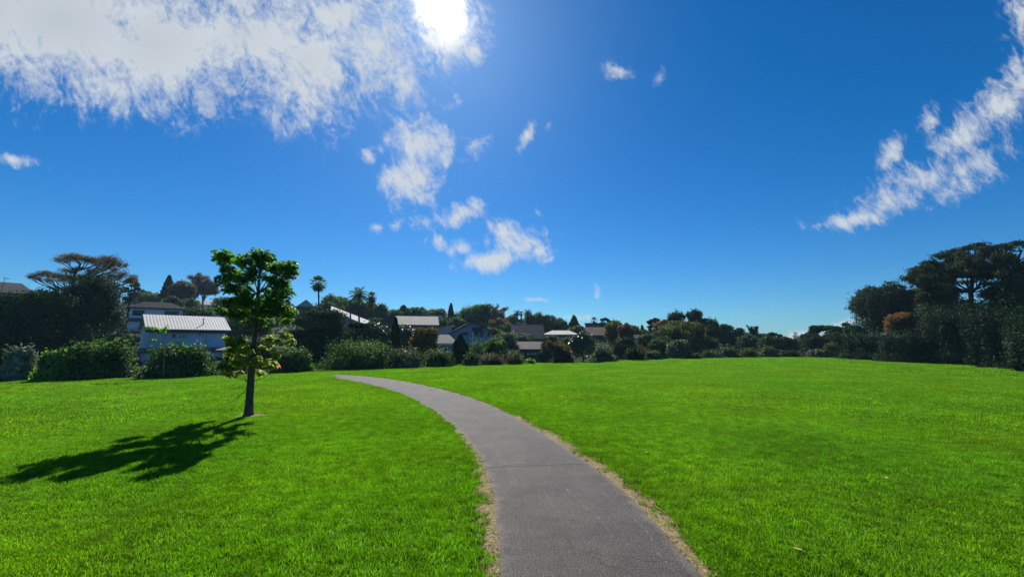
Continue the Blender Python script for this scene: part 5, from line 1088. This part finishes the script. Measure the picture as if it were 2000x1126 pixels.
def young_tree():
    rng = np.random.default_rng(12); D0 = TB.y; root = empty('young_tree', TB); tag(root, 'young broad leaved tree with dark upper crown standing on the lawn', 'tree'); k = upp(D0)
    def T3(px, py, dy=0): return at(px, py, D0 + dy) - TB
    mb = MB(); tr = [T3(485, 815), T3(486, 806), T3(487, 785), T3(490, 740), T3(494, 695), T3(498, 650), T3(501, 610), T3(504, 575), T3(506, 545), T3(508, 515)]
    mb.tube(tr, [.135, .10, .082, .073, .065, .055, .05, .037, .026, .014], 14)
    up_cl = [(433,497,20,11),(452,503,24,14),(438,513,14,8),(475,510,20,12),(500,499,20,15),(520,500,18,15),(511,515,24,16),(535,523,16,13),(558,520,19,13),(565,532,13,16),(548,545,18,16),(575,515,6,5),(440,545,17,11),(448,528,15,11),(516,540,9,9),(560,575,14,12),(460,536,22,14),(478,542,22,16),(450,560,18,12),(470,566,22,15),(535,568,22,13),(530,585,24,14),(545,556,16,12),(505,590,26,14),(480,592,26,14),(455,590,22,12),(437,605,16,10),(462,612,24,11),(490,612,26,12),(520,608,26,13),(548,600,20,13),(565,608,15,13),(560,625,12,8),(425,500,9,8),(498,530,14,12),(530,545,8,10),(480,578,16,12),(515,625,18,9),(485,630,18,8)]
    lo_cl = [(448,662,10,9),(462,672,14,12),(455,690,14,13),(440,712,10,10),(448,728,10,8),(475,665,12,9),(482,682,13,13),(470,705,14,12),(528,662,13,9),(520,680,13,10),(510,705,11,12),(530,712,13,9),(556,652,12,6),(567,664,6,8),(550,668,8,7),(462,728,9,6),(505,728,8,7),(540,690,7,7)]
    def limb(tx_, ty_, dy, r0, start=None):
        e = T3(tx_, ty_, dy)
        if start is None:
            zt = e.z - .30 - .45 * abs(e.x - tr[5].x); j = min(range(len(tr) - 1), key=lambda q: abs(tr[q].z - max(zt, tr[4].z * .9))); s = tr[j]
        else: s = start
        m_ = s.lerp(e, .5) + Vector((rng.normal() * .02, rng.normal() * .03, -.05)); mb.tube([s, m_, e], [r0, r0 * .65, r0 * .25], 6, False); return s, m_, e
    def cluster(cl, dens, Lm, dscale):
        Ps, Ds, Ls = [], [], []
        for (px, py, rx, rz) in cl:
            dy = rng.uniform(-1, 1) * dscale * (1 - min(1, abs(px - 500) / 95) ** 2) ** .5; s, m_, e = limb(px, py, dy, .016)
            n_ = max(3, int(rx * rz * dens / 100))
            for q in range(n_):
                o = Vector((rng.normal() * .5, rng.normal() * .6, rng.normal() * .5)); o = o / max(1, o.length); tw = e + Vector((o.x * rx * k * .9, o.y * (rx + rz) * .5 * k * 1.2, o.z * rz * k * .9)); mb.tube([m_.lerp(e, rng.uniform(.4, 1)), tw], [.006, .003], 3, False)
                nl = rng.integers(7, 12); az = rng.uniform(0, 6.28)
                for l_ in range(nl):
                    a = az + l_ * 2.4; el = rng.uniform(-.7, .45); Ps.append(list(tw + Vector((0, 0, rng.uniform(-.03, .03))))); Ds.append([math.cos(a) * math.cos(el), math.sin(a) * math.cos(el), math.sin(el)]); Ls.append(Lm * rng.uniform(.6, 1.2))
        return np.array(Ps), np.array(Ds), np.array(Ls)
    P, D, L_ = cluster(up_cl, 15, .088, .64); V, F_, a = young_leaf_mesh(P, D, L_, rng); np_mesh('upper_crown', V, F_, LEAF['young'], root, attr=a, smooth=True)['label'] = 'dark green upper crown of dense drooping leaves'
    P, D, L_ = cluster(lo_cl, 12, .10, .42); V, F_, a = young_leaf_mesh(P, D, L_, rng); np_mesh('lower_foliage', V, F_, LEAF['younglow'], root, attr=a, smooth=True)['label'] = 'loose yellow green lower leaves with a few reddish ones'
    # bare drooping twigs low on the left and the two low side limbs
    for pts_, r0 in (([(489,751),(483,744),(470,738),(452,735)], .014), ([(487,752),(478,762),(466,775),(455,783),(434,790)], .011), ([(466,773),(462,785),(452,797),(435,808)], .007), ([(452,797),(449,804),(447,808)], .004), ([(487,735),(478,750),(463,757),(450,760)], .006), ([(494,744),(505,740),(520,735),(528,728)], .013), ([(483,744),(470,726),(458,712)], .01), ([(481,730),(487,744)], .008)):
        dyr = rng.uniform(-.2, .1); mb.tube([T3(a_, b_, dyr * min(1, j_ * .5)) for j_, (a_, b_) in enumerate(pts_)], [r0 * (1 - .7 * j_ / (len(pts_) - 1)) for j_ in range(len(pts_))], 5, False)
    mb.build('trunk', BARK, root, smooth=True, fix=False)
young_tree()
# bare soil ring at its foot
mbs = MB(); nr = 40; g2 = np.random.default_rng(3); ring = [(TB.x + .06 + math.cos(t) * (.40 + .08 * g2.normal() * .6), TB.y + math.sin(t) * (.24 + .03 * g2.normal())) for t in np.linspace(0, 2 * math.pi, nr, endpoint=False)]
cz_ = float(lawn_z(np.array([TB.x]), np.array([TB.y]))[0])
for j in range(nr):
    a_, b_ = ring[j], ring[(j + 1) % nr]; mbs.face([(TB.x, TB.y, cz_ + .035), (a_[0], a_[1], cz_ + .004), (b_[0], b_[1], cz_ + .004)])
tag(mbs.build('soil_patch', SOIL, smooth=True), kind='structure', label='bare brown soil ring at the foot of the young tree', cat='soil')

# thin sapling with a stake, further left
def sapling():
    g_ = ground_at(320, 741); rng = np.random.default_rng(6); D0 = g_.y; root = empty('sapling', g_); tag(root, 'thin staked sapling with few leaves in front of the white house', 'tree')
    def T3(px, py): return at(px, py, D0) - g_
    mb = MB(); mb.tube([T3(320, 742), T3(319, 700), T3(320, 668), T3(322, 645)], [.028, .022, .016, .007], 7)
    for a_, b_ in (((320, 672), (305, 652)), ((305, 652), (296, 640)), ((320, 680), (332, 672)), ((320, 660), (330, 648)), ((306, 660), (300, 664))): mb.tube([T3(*a_), T3(*b_)], [.012, .005], 4, False)
    mb.build('trunk', BARK, root, smooth=True, fix=False)
    MB().tube([T3(318.3, 742), T3(318.3, 712)], [.04, .04], 8).build('stake', BARK, root, smooth=True)
    C_ = [(322, 645, 6, 5), (297, 640, 6, 3), (305, 641, 7, 2), (289, 640, 4, 3), (325, 640, 4, 4), (302, 664, 3, 3), (332, 672, 2, 2), (318, 646, 5, 4)]; k = upp(D0)
    c = np.array([list(T3(a_, b_)) for a_, b_, _, _ in C_]); r_ = np.array([[x * k, x * k, z * k] for _, _, x, z in C_]); P, D, pk = blob_points(c, r_, 260, rng, .5); finish_crown('crown', P, D, pk, .11, LEAF['bright'], rng, root)
sapling()

# fallen leaves lying on the grass and the path
FALL = M_noise('fallen_leaf', (.35, .2, .09), (.55, .38, .2), scale=9, bump=0, rough=.8)
for j, (px, py, lb) in enumerate([(1263, 888, 'dry brown fallen leaf on the grass right of the path joint'), (1732, 939, 'dry pale fallen leaf lying on the lawn at the right'), (1560, 1082, 'dry tan fallen leaf near the bottom right of the lawn')]):
    g_ = ground_at(px, py); V = Vector((0, 0, .04)); s = .032
    mbl = MB(); a_ = j * 1.3
    pt = [(-1, 0, 0), (-.3, .42, .12), (.4, .36, .1), (1, 0, .2), (.4, -.36, .14), (-.3, -.42, .1)]; pt = [(s * (x * math.cos(a_) - y * math.sin(a_)), s * (x * math.sin(a_) + y * math.cos(a_)), s * z) for x, y, z in pt]
    mbl.face([pt[0], pt[1], pt[2], pt[3]]); mbl.face([pt[0], pt[3], pt[4], pt[5]]); o = mbl.build('fallen_leaf', FALL); o.location = g_ + V; tag(o, lb, 'leaf', 'fallen leaves')

tag(MB().box(-920, 920, -420, 920, -12, 34).build('haze', hm), 'thin blue veil added over the park and hillside to lift the dark tones', 'haze', kind='stuff')
